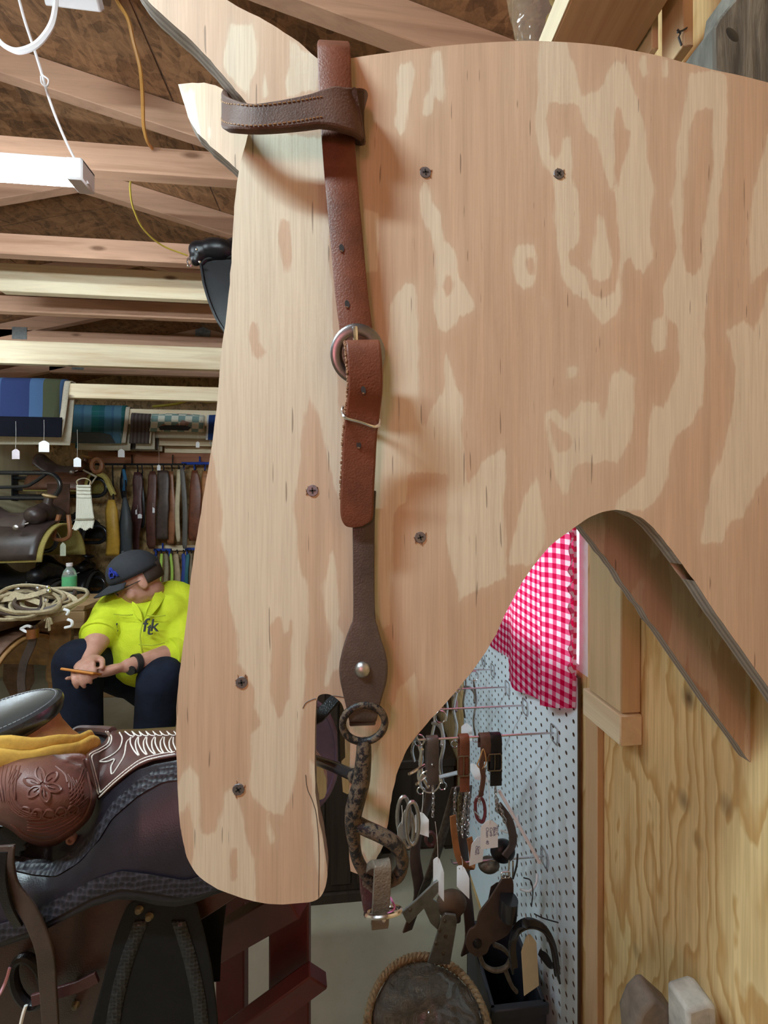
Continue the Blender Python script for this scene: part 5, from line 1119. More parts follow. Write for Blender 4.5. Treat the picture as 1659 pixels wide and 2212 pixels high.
def stripes_mat(name, stops, rep, ax=0, rough=.9, plaid=None):
    t = NT(name); sp = t.n('SeparateXYZ', ins={0: t.tc.outputs['Object']}); k = t.math('FRACT', t.math('MULTIPLY', t.math('ADD', sp.outputs[ax], 10.0), 1 / rep)); c = t.ramp(k, stops, 'CONSTANT')
    if plaid:
        k2 = t.math('FRACT', t.math('MULTIPLY', sp.outputs[2], 1 / plaid[0])); c = t.mix(t.ramp(k2, [(.0, .0), (.5, .35), (.56, .0), (.8, .25), (.86, 0.0)], 'CONSTANT'), c, plaid[1])
    nz = t.noise(t.coord(), 320, 2, .5); c = t.mix(t.math('MULTIPLY', nz, .35), c, (.01, .01, .012)); t.bump(nz, .4, .002); return t.set(c, rough, 0, .15)
M['fleece'] = plain('cream_fleece', (.52, .47, .37), .95, 0, .2, 160, .6)
def blanket(label, Y, ztop, pxl, pxr, py, drop_f, drop_b, mat, under, wear=None, name='saddle_blanket', lean=0.0, bx=.03):
    x0, x1 = W(pxl, py, Y).x, W(pxr, py, Y).x; t = thing(name, label, 'saddle blanket', ((x0 + x1) / 2, Y + .02, ztop - drop_f), 'saddle blankets on the rails')
    def drape(off, df, db, shift=0):
        pr = [V((0, Y - .012 - off - .012, ztop - df)), V((0, Y - .010 - off, ztop - df * .5)), V((0, Y - .006 - off, ztop - .02)), V((0, Y + .004, ztop + .012 + off)), V((0, Y + .034, ztop + .012 + off)), V((0, Y + .045 + off, ztop - .02)), V((0, Y + .052 + off, ztop - db))]
        pr = cr(pr, 5); return [[V((x + shift + lean * (ztop - p.z) + .004 * math.sin(x * 30 + p.z * 9), p.y + .004 * math.sin(x * 14), p.z)) for p in pr] for x in [lerp(x0, x1, i / 14) for i in range(15)]]
    G().grid(drape(.008, drop_f, drop_b)).build('top_layer', mat, t, angle=180, solid=.008, offset=0)
    G().grid(drape(-.001, drop_f - .006, drop_b + .015, bx)).build('lining', under, t, angle=180, solid=.008, offset=0)
    if wear:
        pl, mm = wear; f = [V((lerp(x0, x1, a), Y - .040, ztop - drop_f * b)) for a, b in pl]; G().prism(f, [p + V((0, .006, 0)) for p in f]).build('wear_leather', mm, t, bevel=.002)
    return t
navy = stripes_mat('navy_stripe_wool', [(0, (.018, .03, .10)), (.2, (.05, .10, .20)), (.38, (.055, .06, .03)), (.60, (.05, .10, .20)), (.80, (.018, .03, .10))], .42)
z3 = r3[1]
blanket('navy and olive striped wool blanket folded over its rail', r3[0], z3, -60, 142, 850, .335, .36, navy, M['fleece'], ([(-.01, .66), (1.01, .66), (1.0, 1.02), (.0, 1.02)], plain('navy_binding', (.006, .006, .010), .95, 0, .15, 30, 0, .05)), lean=-.12)
teal = stripes_mat('teal_plaid_wool', [(0, (.02, .10, .12)), (.18, (.06, .15, .22)), (.42, (.05, .12, .20)), (.5, (.08, .17, .24)), (.75, (.02, .12, .12))], .24, plaid=(.13, (.08, .16, .24)))
blanket('teal plaid saddle pad with dark leather corner', r4[0], r4[1], 158, 272, 890, .30, .33, teal, M['fleece'], ([(.0, .72), (.55, .70), (.75, .76), (.86, 1.0), (.0, .99)], M['rubber']), 'saddle_blanket', lean=-.05)
# far row on the gable wall
Yw = YB - .08
brownk = stripes_mat('brown_knit_wool', [(0, (.07, .05, .045)), (.5, (.11, .085, .08))], .03, 0, .95)
squares = NT('squares_wool'); v = squares.n('TexChecker', ins={'Vector': squares.coord((1, 1, 1)), 'Scale': 18.0}); c = squares.mix(v.outputs['Fac'], (.62, .60, .50), (.18, .28, .26)); nz = squares.n('TexVoronoi', ins={'Vector': squares.coord(), 'Scale': 16.0}).outputs['Color']; c = squares.mix(squares.ramp(squares.n('SeparateColor', ins={0: nz}).outputs[0], [(.7, 0.0), (.72, .7)], 'CONSTANT'), c, (.30, .12, .09)); squares.set(c, .9)
def wall_rail(label, pa, pb, pya, pyb, mat, Y=None, th=.03):
    Y = Y or Yw; a = W(pa, pyb, Y); b = W(pb, pya, Y); t = thing('wall_rail', label, 'rail', (lerp(a.x, b.x, .5), Y, a.z), 'rails on the gable wall'); G().box(a.x, b.x, Y, Y + th, a.z, b.z).build('board', mat, t, bevel=.002); return Y, b.z
wr1 = wall_rail('pale ledge rail with the squared wool pad', 190, 640, 905, 915, M['pale_x'], 3.45)
blanket('cream and teal squared wool pad with dark oval patch', 3.45, wr1[1], 327, 440, 920, .135, .16, squares.mat, M['fleece'], ([(.18, .72), (.3, .62), (.68, .62), (.78, .74), (.74, .93), (.2, .93)], plain('charcoal_felt', (.03, .035, .045), .9)), bx=.01)
blanket('brown herringbone knit pad beside the teal one', 3.45, wr1[1], 284, 326, 920, .24, .26, brownk, M['fleece'], bx=.01)
bluew = stripes_mat('blue_edge_wool', [(0, (.02, .05, .18)), (.55, (.7, .7, .72))], .10)
blanket('blue and white pad disappearing behind the plywood', 3.45, wr1[1], 447, 500, 920, .20, .22, bluew, M['fleece'], bx=.01)
wr2 = wall_rail('cream ledge board under the squared pad', 190, 640, 945, 960, M['pale_x'], 3.62)
blanket('flat grey brown fleece pad lying low on the gable rail', 3.62, wr2[1], 190, 345, 960, .135, .12, plain('grey_brown_felt', (.10, .085, .075), .95, 0, .2, 120), M['fleece'], bx=.0)
wall_rail('cream batten on the gable wall above the red board', 355, 640, 968, 978, M['pale_x'], 3.74)
wall_rail('red-brown board on the gable wall above the strap rod', 190, 640, 981, 1000, pine('redwood_board', 'x', (.36, .15, .08), (.24, .09, .05), False), 3.76)
wall_rail('pale ledge board on the gable wall behind the blue hooks', 330, 640, 1176, 1190, M['pale_x'], 3.76)
cord('yellow_rope', 'yellow rope strung along the gable above the bright rail', [W(330, 878, 3.79), W(380, 872, 3.79), W(420, 862, 3.79), W(445, 868, 3.79), W(480, 864, 3.79)], .012, plain('yellow_rope', (.60, .50, .06), .6))
# small tags along the rails
def small_tag(label, px, py, Y, w_=.032, h_=.04, s=30, mat=None): price_tag(label, (px, py - s), (px, py), w_ * 1.0, h_, Y, mat, rot=random.uniform(-.2, .2))
small_tag('white tag hanging from the striped blanket corner', 95, 952, r3[0] - .045, .055, .068, 45)
small_tag('pinkish tag at the lower edge of the striped blanket', 34, 970, r3[0] - .045, .045, .06, 60, plain('pink_card', (.62, .54, .58), .7))
small_tag('white tag hanging below the fleece lining', 167, 988, r3[0] + .06, .042, .06, 60)
small_tag('white tag hanging from the teal pad', 262, 970, r4[0] - .045, .048, .068, 34)
small_tag('white tag hanging from the squared pad', 427, 954, 3.405, .03, .05, 22)
small_tag('small white tag before the strap rod', 343, 1004, 3.585, .03, .05, 40)

# ================================================================ straps on the gable rod
rod = thing('strap_rod', 'black rod holding leather straps on the gable wall', 'rod', W(300, 1003, 3.66)); G().tube([W(205, 1003, 3.66), W(402, 1003, 3.66)], .009, 8).build('bar', M['black_metal'], rod)
for px in (285, 373): G().tube([W(px, 1003, 3.66), W(px, 985, 3.72), (W(px, 983, 3.76))], .006, 6).build('bracket', M['black_metal'], rod)
M['blue_plastic'] = plain('blue_plastic', (.02, .06, .35), .4)
def blue_rack(label, pa, pb, py):
    t = thing('blue_hook_rack', label, 'hook rack', W((pa + pb) / 2, py, 3.68), 'blue plastic hook racks'); G().tube([W(pa, py, 3.68), W(pb, py, 3.68)], .013, 8).build('bar', M['blue_plastic'], t)
    n = max(2, int((pb - pa) / 16))
    for i in range(n):
        px = lerp(pa + 4, pb - 4, i / (n - 1)); G().tube(cr([W(px, py, 3.68), W(px, py + 9, 3.66), W(px, py + 13, 3.63), W(px, py + 8, 3.61)], 3), .008, 6).build('hook', M['blue_plastic'], t)
    G().tube([W((pa + pb) / 2, py, 3.68), W((pa + pb) / 2, py - 14, 3.74)], .008, 6).build('bracket', M['blue_plastic'], t)
blue_rack('blue hook rack beside the black strap rod', 393, 470, 1001); blue_rack('short blue hook rack low beside the yellow shirt', 333, 370, 1188); blue_rack('low blue hook rack next to the plywood cheek', 400, 470, 1186)
def hang(label, px, py0, py1, wpx, mat, Y=3.62, name='hanging_strap', bulge=0.0, shape=None, cat='strap', group='straps hanging on the gable wall', lean=0, th=.012):
    """flat leather hung from a rod; shape = list of (fraction down, width factor)"""
    shape = shape or [(0, .5), (.06, .9), (.5, 1), (.94, .95), (1, .55)]; t = thing(name, label, cat, W(px, py1, Y), group); n = 18; rows = []
    for i in range(n + 1):
        k = i / n; wf = interp(shape, k) * wpx / 2; py = lerp(py0, py1, k); cx = px + lean * k + 2 * math.sin(k * 5 + px); rows.append([W(cx + wf * a, py, Y - .02 * math.sin(math.pi * k) - bulge * math.sin(math.pi * k) * (1 - a * a) + .006 * a * a) for a in (-1, -.7, 0, .7, 1)])
    G().grid(rows).build('body', mat, t, angle=180, solid=th, offset=0)
    G().tube(cr([W(px, py0 + 4, Y), W(px + 2, py0 - 4, Y + .02), W(px, 1003 if py0 < 1100 else py0 - 8, 3.655)], 3), .006, 6).build('hanger', M['black_metal'], t); return t
hang('narrow black strap with a blue section on the rod', 266, 1012, 1078, 8, M['leather_black']); 
t = hang('blue webbing strap on the rod', 269, 1014, 1060, 6, plain('blue_web', (.02, .12, .25), .7), 3.58)
hang('grey tapered scabbard hanging behind the cap', 270, 1075, 1200, 36, plain('grey_canvas', (.055, .065, .075), .5), 3.45, 'scabbard', .04, [(0, .15), (.2, .45), (.45, .75), (1, 1.0)], 'scabbard')
hang('dark maroon breast collar on the rod', 296, 1020, 1192, 24, M['leather_wine'], shape=[(0, .5), (.1, .9), (.35, .7), (.55, 1.1), (.8, .6), (1, .5)])
hang('black breast collar beside the maroon one', 306, 1022, 1140, 12, M['leather_black'], 3.64)
hang('wide maroon cinch strap with a paper tag', 328, 1018, 1185, 20, leather('maroon_leather', (.10, .035, .026), .4))
hang('dark oiled flank strap with a folded end', 352, 1016, 1164, 26, M['leather_dark'], shape=[(0, .8), (.1, 1), (.4, .8), (.55, 1), (.7, .9), (1, 1)])
hang('tan strap hanging behind the dark flank strap', 370, 1018, 1175, 18, M['leather_tail'], 3.66, shape=[(0, .6), (.3, .6), (.5, .9), (.8, 1), (1, .8)])
hang('cream wooden slat strap on the rod', 385, 1014, 1170, 9, plain('cream_leather', (.55, .46, .30), .6), 3.64)
hang('grey curved strap end on the rod', 395, 1010, 1185, 10, plain('grey_leather', (.12, .11, .10), .5), 3.60, lean=6)
hang('red-brown leather panel next to the plywood edge', 421, 1016, 1168, 26, leather('chestnut_leather', (.17, .05, .022), .4), shape=[(0, .4), (.15, .8), (.3, 1), (.9, 1), (1, .7)])
hang('orange strap at the edge of the plywood', 441, 1018, 1150, 14, leather('orange_tan', (.40, .16, .05), .5), 3.64)
for nm, px, wp, col, Y in (('lime green loop on the low blue rack', 347, 5, (.35, .55, .08), 3.60), ('second lime loop on the low blue rack', 370, 4, (.35, .55, .08), 3.61), ('dark grey strap on the low blue rack', 338, 9, (.03, .04, .04), 3.63), ('khaki strap on the low blue rack', 358, 9, (.24, .20, .12), 3.63), ('blue strap between the low racks', 396, 8, (.02, .05, .25), 3.62), ('tan hide strap on the far low rack', 382, 12, (.40, .30, .18), 3.65), ('teal strap on the far low rack', 404, 8, (.02, .12, .15), 3.62), ('worn khaki strap on the far low rack', 412, 10, (.28, .22, .14), 3.65)):
    hang(nm, px, 1196, 1290, wp, plain('strap_' + str(px), col, .6), Y)
small_tag('white tag on the maroon breast collar', 297, 1100, 3.595, .034, .045, 10); small_tag('second white tag lying over the first on the maroon collar', 302, 1110, 3.59, .034, .04, 6); small_tag('white tag on the wide maroon strap', 330, 1096, 3.595, .036, .048, 10)
hang('yellow slicker hanging beside the saddle racks', 243, 1080, 1200, 26, plain('yellow_oilskin', (.52, .30, .04), .5), 3.40, 'slicker', .03, [(0, .5), (.2, 1), (.6, 1), (1, 1.1)], 'slicker')

# ================================================================ saddle racks and saddles on the left wall
def saddle_rack(label, pxe, pya, pyb):
    Y = 840 * 2.23 / (755 - pxe); a = W(pxe, pya, Y); b = W(pxe, pyb, Y); xe = a.x; r = .015; h = (a.z - b.z) / 2; zc = (a.z + b.z) / 2
    t = thing('saddle_rack', label, 'saddle rack', (XL, Y, zc), 'black pipe saddle racks')
    G().tube([V((XL, Y, a.z))] + [V((xe - h + h * math.sin(k), Y, zc + h * math.cos(k))) for k in [math.pi * q / 12 for q in range(13)]] + [V((XL, Y, b.z))], r, 10).build('pipe_loop', M['black_metal'], t)
    G().tube(cr([V((xe - .10, Y, a.z - .01)), V((xe - .18, Y, zc + .02)), V((xe - .28, Y, zc - .01)), V((XL, Y, zc - .02))], 5), r * .8, 8).build('brace', M['black_metal'], t)
    G().box(XL, XL + .008, Y - .03, Y + .03, b.z - .04, a.z + .04).build('wall_plate', M['black_metal'], t); return V((xe, Y, a.z))
ra = saddle_rack('empty black pipe saddle rack on the pale wall', 130, 1022, 1076)
rb = saddle_rack('black pipe rack under the brown saddle with tan gullet', 230, 1034, 1072)
rcx = saddle_rack('black pipe rack under the dark buckstitched saddle', 122, 1146, 1190)
rd = saddle_rack('black pipe rack behind the white cinch end', 230, 1136, 1172)
def saddle(label, loc, rotz, cols, sc=1.0, horn=True, group='saddles along the wall', fender=True, stirrup=True):
    """western saddle, horn toward local +x; loc = middle of the seat underside"""
    leather_m, dark_m, fl_m, edge_m = cols; t = thing('rack_saddle', label, 'saddle', loc, group); R_z = Matrix.Rotation(rotz, 3, 'Z')
    def T(x, y, z): return V(loc) + R_z @ (V((x, y, z)) * sc)
    def arch(u, v, w_, zt, drop): return T(u, w_ * math.sin(v * 1.45), zt - drop * (1 - math.cos(v * 1.45)))
    rows = [[arch(u, v, .27 + .03 * math.cos(u * 6), .02, .30) for v in [lerp(-1, 1, k / 20) for k in range(21)]] for u in [lerp(-.33, .30, k / 14) for k in range(15)]]
    G().grid(rows).build('skirt', leather_m, t, angle=180, solid=.008 * sc, offset=0)
    rows = [[arch(u, v, .255 + .03 * math.cos(u * 6), -.005, .29) for v in [lerp(-1, 1, k / 20) for k in range(21)]] for u in [lerp(-.34, .325, k / 14) for k in range(15)]]
    G().grid(rows).build('fleece', fl_m, t, angle=180, solid=.018 * sc, offset=0)
    def zs(u): return .06 + .16 * max(0, (-u - .02) / .26) ** 2 + .06 * max(0, (u - .02) / .2) ** 1.5
    rows = [[arch(u, v, .17 + .05 * (u < -.1) * 1, zs(u) + .015, .20) for v in [lerp(-.85, .85, k / 16) for k in range(17)]] for u in [lerp(-.27, .16, k / 16) for k in range(17)]]
    G().grid(rows).build('seat', dark_m, t, angle=180, solid=.010 * sc, offset=0)
    g = G(); rows = []
    for k in range(15):
        a = lerp(-1.25, 1.25, k / 14); rows.append([T(-.27 - .02 * math.cos(a) * q, .19 * math.sin(a), .06 + .17 * math.cos(a) * q) for q in (0, .4, .8, 1.0)])
    g.grid(rows).build('cantle', leather_m, t, angle=180, solid=.02 * sc, offset=0)
    g = G(); g.ball(T(.19, .0, .08), .10 * sc, 16, sc=(.55, 1.25, .8), rot=R_z); g.ball(T(.19, .10, .06), .07 * sc, 12, rot=R_z); g.ball(T(.19, -.10, .06), .07 * sc, 12, rot=R_z); g.build('swell', leather_m, t, remesh=.012, smooth_it=3)
    if horn:
        h = G(); h.tube([T(.20, 0, .12), T(.215, 0, .20)], [.035 * sc, .026 * sc], 14); h.build('horn', leather_m, t); G().lathe([(.001, .012), (.04, .01), (.045, 0), (.03, -.012), (.001, -.014)], 20, T(.218, 0, .205), R_z @ V((.25, 0, 1))).build('horn_cap', edge_m, t)
    for s in (1, -1):
        if fender:
            fz = [(-.08, -.10), (-.06, -.02), (.06, -.02), (.09, -.10), (.10, -.32), (.05, -.42), (-.05, -.42), (-.10, -.32)]
            f = [T(x, s * (.285 + .0 * z), z - .05) for x, z in fz]; G().prism(f, [p + R_z @ V((0, s * .008 * sc, 0)) for p in f]).build('fender', leather_m, t, bevel=.003)
        if stirrup:
            G().tube(cr([T(-.05, s * .29, -.50), T(-.075, s * .29, -.60), T(-.06, s * .29, -.645), T(.06, s * .29, -.645), T(.075, s * .29, -.60), T(.05, s * .29, -.50)], 4, True), .014 * sc, 8, closed=True, flat=1.6).build('stirrup', dark_m, t)
        G().lathe([(.0001, -.006), (.012, -.004), (.018, .002)], 14, T(.17, s * .255, -.02), R_z @ V((0, -s, 0))).build('concho', M['steel'], t)
    g = G()
    for k in range(9):
        v = lerp(-.8, .8, k / 8); p = arch(.163, v, .172, zs(.16) + .025, .20); g.tube([p, p + R_z @ V((.02, 0, .008))], .004, 5)
    g.build('buckstitch', M['thread'], t); return t
br_c = (leather('saddle_brown', (.13, .05, .025), .4), M['leather_dark'], plain('yellow_fleece', (.42, .34, .10), .95, 0, .25, 120, .5), M['leather_tan'])
dk_c = (leather('saddle_dark', (.05, .032, .028), .32), leather('saddle_dark_seat', (.075, .05, .045), .38), br_c[2], plain('horn_rawhide', (.55, .38, .18), .5))
bk_c = (M['leather_black'], M['leather_black'], plain('dark_fleece', (.03, .028, .025), .95), M['leather_black'])
saddle('brown saddle with a tan gullet resting on the upper rack', rb + V((-.30, -.03, .05)), 0.15, br_c, .66, fender=False, stirrup=False)
saddle('dark brown saddle with white buckstitch and silver concho', rcx + V((-.26, 0, .05)), 0.05, dk_c, .95, fender=False, stirrup=False)
saddle('black saddle on the rack behind the white cinch', rd + V((-.30, -.03, .05)), 0.1, bk_c, .64, fender=False, stirrup=False)
re_ = saddle_rack('low black pipe rack on the pale wall', 118, 1262, 1300); saddle('black glossy saddle low on the wall behind the coiled reins', re_ + V((-.22, 0, .02)), 0.0, bk_c, .85, horn=False, stirrup=False)
rf_ = saddle_rack('low black pipe rack in the far corner', 226, 1246, 1280); saddle('black saddle lowest in the far corner', rf_ + V((-.26, -.03, .05)), .1, bk_c, .64)
t = thing('gullet_ring', 'tan leather gullet ring on the front of the brown saddle', 'saddle part', W(211, 1018, 3.5)); G().tube([W(210 + 11 * math.cos(a), 1006 + 14 * math.sin(a), 3.44) for a in [2 * math.pi * q / 22 for q in range(22)]], .018, 8, closed=True).build('ring', M['leather_tail'], t)
G().tube(cr([W(212, 1022, 3.46), W(228, 1032, 3.46), (W(238, 1052, 3.46)), W(246, 1070, 3.46)], 4), [.022] * 13, 8).build('fleece_roll', br_c[2], t)
# white mohair cinch
cz = thing('mohair_cinch', 'white mohair cinch hanging in front of the saddle racks', 'cinch', W(183, 1145, 2.8)); g = G()
for k in range(13):
    a = k / 12; g.tube(cr([W(lerp(167, 194, a), 1048, 2.80), W(lerp(167, 196, a), 1078, 2.79), W(lerp(166, 200, a), 1110, 2.79), W(lerp(165, 202, a), 1124, 2.79), W(lerp(158, 198, a), 1143 + 3 * math.sin(k), 2.78)], 4), .0062, 6)
g.build('strands', plain('white_mohair', (.66, .64, .54), .95, 0, .15, 200, .3), cz)
for py in (1050, 1058, 1066, 1074): G().tube([W(166, py, 2.785), W(196, py + 1, 2.785)], .006, 6).build('cross_weave', plain('weave_band', (.58, .56, .47), .95), cz)
G().tube([W(164, 1122, 2.78), W(203, 1121, 2.78)], .007, 6).build('band', plain('grey_band', (.32, .30, .22), .9), cz)
G().tube(cr([W(168, 1048, 2.8), W(167, 1038, 2.8), W(182, 1033, 2.8), W(195, 1038, 2.8), W(194, 1048, 2.8)], 4), .005, 6).build('buckle', M['chrome'], cz)
G().strap([W(196, 1046, 2.8), W(208, 1030, 2.9), rb + V((-.12, -.10, .06)), rb + V((-.20, -.02, .09))], .014, .004, (1, 0, .5)).build('tie', plain('rawhide_tie', (.42, .36, .28), .7), cz)
price_tag('long cream tag hanging off the black pipe rack', (124, 1150), (136, 1172), .036, .095, rcx.y - .01, plain('cream_card', (.66, .70, .52), .7), rot=.1)
t = thing('box_stirrup', 'brown wooden stirrup hanging from the upper saddle', 'stirrup', W(135, 1160, 2.95)); G().tube(cr([W(128, 1112, 2.95), W(117, 1150, 2.95), W(122, 1166, 2.95), W(150, 1158, 2.95), W(148, 1112, 2.95)], 4), .014, 8).build('frame', M['leather_tail'], t)
for pts in ([(100, 1045), (150, 1045), (150, 1110), (105, 1112)],):
    f = [W(x, y, 3.15) for x, y in pts]; t = thing('leather_fender', 'plain brown fender panel hanging under the empty rack', 'fender', f[-1]); G().prism(f, [p + V((0, .01, 0)) for p in f]).build('panel', leather('fender_brown', (.09, .035, .022), .45), t, bevel=.004)

# ================================================================ roping saddle with coiled reins and bottle
S2 = W(70, 1345, 2.0); tn = (leather('roughout_tan', (.19, .10, .065), .6), leather('saddle_wine', (.11, .045, .035), .45), M['leather_tan'], plain('wood_horn', (.50, .30, .12), .5))
ss = saddle('reddish tan saddle heaped with coiled reins', S2 + V((-.26, -.02, -.05)), math.pi * .97, tn, .85, group='saddles on floor stands', stirrup=False)
tb = thing('wooden_bench', 'plank bench of tan boards behind the coiled reins', 'bench', W(160, 1500, 2.22))
for (a, b, c, d) in (((122, 1310), (182, 1286), (200, 1302), (140, 1330)), ((140, 1332), (200, 1304), (208, 1318), (146, 1350))):
    f = [W(*q, 2.2) for q in (a, b, c, d)]; f[1].y += .18; f[2].y += .16; f[1].z = f[0].z; f[2].z = f[3].z
    pass
zb_ = W(170, 1300, 2.25).z; x0_, x1_ = W(110, 1300, 2.25).x, W(206, 1310, 2.25).x
for k in range(2): G().box(x0_, x1_, 2.16 + k * .16, 2.31 + k * .16, zb_ - .03, zb_).build('plank', M['leather_tail'] if False else pine('bench_pine' + str(k), 'x', (.42, .26, .13), (.30, .17, .08), False), tb, bevel=.004)
G().box(x0_, x1_, 2.16, 2.18, zb_ - .12, zb_ - .031).build('apron', pine('bench_apron', 'x', (.40, .24, .11), (.28, .15, .07), False), tb, bevel=.003)
for xx in (x0_ + .02, x1_ - .08): G().box(xx, xx + .06, 2.20, 2.26, 0, zb_ - .031).build('leg', pine('bench_leg', 'z', (.36, .2, .09), (.26, .14, .06), False), tb, bevel=.003)
tf = sm([(108, 1345), (150, 1340), (154, 1380), (150, 1420), (146, 1470), (102, 1474), (100, 1440), (106, 1400)], 3); t = thing('hanging_fender', 'tan leather stirrup fender hanging off the reddish saddle', 'fender', W(125, 1474, 2.05)); G().prism([W(x, y, 2.03) for x, y in tf], [W(x, y, 2.045) for x, y in tf]).build('panel', leather('fender_tan', (.26, .13, .045), .5), t, bevel=.004)
# coiled reins
ro = plain('cream_rope_leather', (.46, .38, .24), .75, 0, .25, 120, .3); cr_c = W(78, 1302, 1.86)
rn2 = thing('coiled_reins', 'heap of coiled cream leather reins on the reddish saddle', 'reins', cr_c)
for k in range(11):
    rx, rz = random.uniform(.09, .17), random.uniform(.025, .06); cx, cz_ = random.uniform(-.05, .05), random.uniform(-.02, .025); ph = random.uniform(0, 6)
    pts = [cr_c + V((cx + rx * math.cos(a), .03 * math.sin(a + ph) - .01 * k / 3 + .05 * math.sin(a), cz_ + rz * math.sin(a) + .008 * math.sin(2 * a + ph))) for a in [2 * math.pi * q / 26 for q in range(26)]]
    G().tube(pts, .0105 if k % 3 else .014, 6, closed=True, flat=.5).build('coil', ro if k % 4 else M['leather_dark'], rn2)
G().strap(cr([W(-20, 1300, 1.85), W(30, 1292, 1.83), W(70, 1286, 1.82), W(110, 1272, 1.84)], 5), .022, .005, (0, .3, 1)).build('long_rein', ro, rn2)
G().strap(cr([W(-20, 1282, 1.87), W(30, 1284, 1.85), W(80, 1300, 1.82), W(130, 1318, 1.82)], 5), .022, .005, (0, .3, 1)).build('long_rein', ro, rn2)
for k, (px, py) in enumerate(((97, 1340), (100, 1356), (107, 1362), (112, 1348))): G().tube(cr([W(105, 1332, 1.82), W((105 + px) / 2, (1332 + py) / 2 - 3, 1.815), W(px, py, 1.82)], 4), .005, 6).build('tassel', ro, rn2)
for pts in ([(146, 1338), (155, 1342), (154, 1352), (140, 1356)], [(138, 1316), (148, 1320), (144, 1328)], [(45, 1358), (58, 1352), (68, 1354)], [(45, 1358), (56, 1364), (64, 1364)]): G().tube(cr([W(x, y, 1.80) for x, y in pts], 4), .006, 6).build('buckle', M['white'], rn2)
for px, py in ((82, 1270), (103, 1268), (105, 1276), (100, 1297)): G().ball(W(px, py, 1.80), .009, 8).build('conch', M['chrome'], rn2)
G().strap(cr([W(68, 1352, 1.82), W(70, 1385, 1.82), W(52, 1430, 1.83), W(46, 1470, 1.84), W(48, 1500, 1.84)], 5), .03, .006, (1, .2, 0)).build('drop_strap', M['leather_dark'], rn2)
G().tube([W(70, 1358, 1.815), W(71, 1378, 1.815)], .022, 10).build('copper_keeper', metal('copper', (.50, .22, .10), .35), rn2)
# bottle
def bottle():
    c = W(150, 1290, 2.28); c.z = zb_; t = thing('water_bottle', 'small clear water bottle with green label on the bench', 'bottle', c); s = 1.0; k = .105 / .2
    gl = NT('clear_pet'); gl.b.inputs['Transmission Weight'].default_value = .85; gl.set((.85, .9, .92), .08)
    G().lathe([(.001, .002), (.03, .0), (.033, .01), (.031, .05), (.033, .06), (.033, .14), (.026, .165), (.013, .185), (.013, .195)], 20, c).build('body', gl.mat, t)
    G().lathe([(.0335, .075), (.0335, .135)], 20, c).build('label', plain('green_label', (.10, .42, .18), .5), t); G().lathe([(.0145, .190), (.015, .192), (.015, .208), (.001, .209)], 16, c).build('cap', M['white_plastic'], t)
bottle()
t = thing('floor_plank', 'short brown board lying on the floor between the legs', 'board', W(250, 1512, 2.6)); z0 = 0.0; a = HZ(205, 1512, .0); b = HZ(287, 1505, .0)
G().box(a.x - .2, b.x, b.y, b.y + .12, 0, .075).build('plank', pine('floor_board', 'x', (.32, .2, .1), (.22, .13, .06), False), t, bevel=.004)
# ================================================================ seated man with a phone
def skin_mat():
    t = NT('skin'); nz = t.noise(t.coord(), 35, 3, .5); c = t.ramp(nz, [(.3, (.46, .23, .165)), (.7, (.56, .30, .22))]); t.b.inputs['Subsurface Weight'].default_value = .08; return t.set(c, .5, 0, .35)
M['skin'] = skin_mat()
def hivis():
    t = NT('yellow_shirt_cloth'); n1 = t.noise(t.coord(), 9, 4, .6, 1.0); n2 = t.noise(t.coord(), 400, 2, .5); c = t.ramp(n1, [(.3, (.56, .66, .025)), (.7, (.70, .80, .045))]); t.bump(t.math('ADD', t.math('MULTIPLY', n1, 3.0), n2), .35, .01); return t.set(c, .8, 0, .2)
M['shirt'] = hivis()
def jean():
    t = NT('dark_blue_jeans'); n1 = t.noise(t.coord(), 8, 4, .6); n2 = t.noise(t.coord(), 500, 2, .5); c = t.ramp(n1, [(.35, (.007, .009, .019)), (.7, (.016, .023, .048))]); t.bump(t.math('ADD', t.math('MULTIPLY', n1, 3.0), n2), .4, .008); return t.set(c, .85, 0, .2)
M['jeans'] = jean()
mp0 = W(330, 1440, 2.16); mp0.z = 0
pn = thing('person', 'seated person in a bright yellow shirt and dark cap looking at a phone', 'person', mp0)
def P_(px, py, Y): return W(px, py, Y)
def limb(g, pts, rs, n=16, flat=1.0, k=5):
    C = cr(pts, k); m = len(C); R = [interp([(i * k, r) for i, r in enumerate(rs)], i) for i in range(m)]; g.tube(C, R, n, flat=flat); g.ball(C[0], R[0] * .98, n); g.ball(C[-1], R[-1] * .98, n)
neck = P_(334, 1296, 2.09); head_c = P_(300, 1250, 2.00)
shL = P_(248, 1318, 2.02); shR = P_(390, 1300, 2.12); elL = P_(215, 1372, 1.86); elR = P_(392, 1408, 1.95); wrL = P_(193, 1422, 1.74); wrR = P_(276, 1438, 1.75)
hipL = P_(285, 1452, 2.20); hipR = P_(362, 1452, 2.22); knL = P_(168, 1426, 1.78); knR = P_(346, 1464, 1.82)
anL = P_(182, 1612, 1.86); anR = P_(322, 1612, 1.90); anL.z = .10; anR.z = .10
# body: head, neck, arms and hands in one skin surface
g = G(); down = (P_(262, 1300, 1.93) - head_c).normalized()
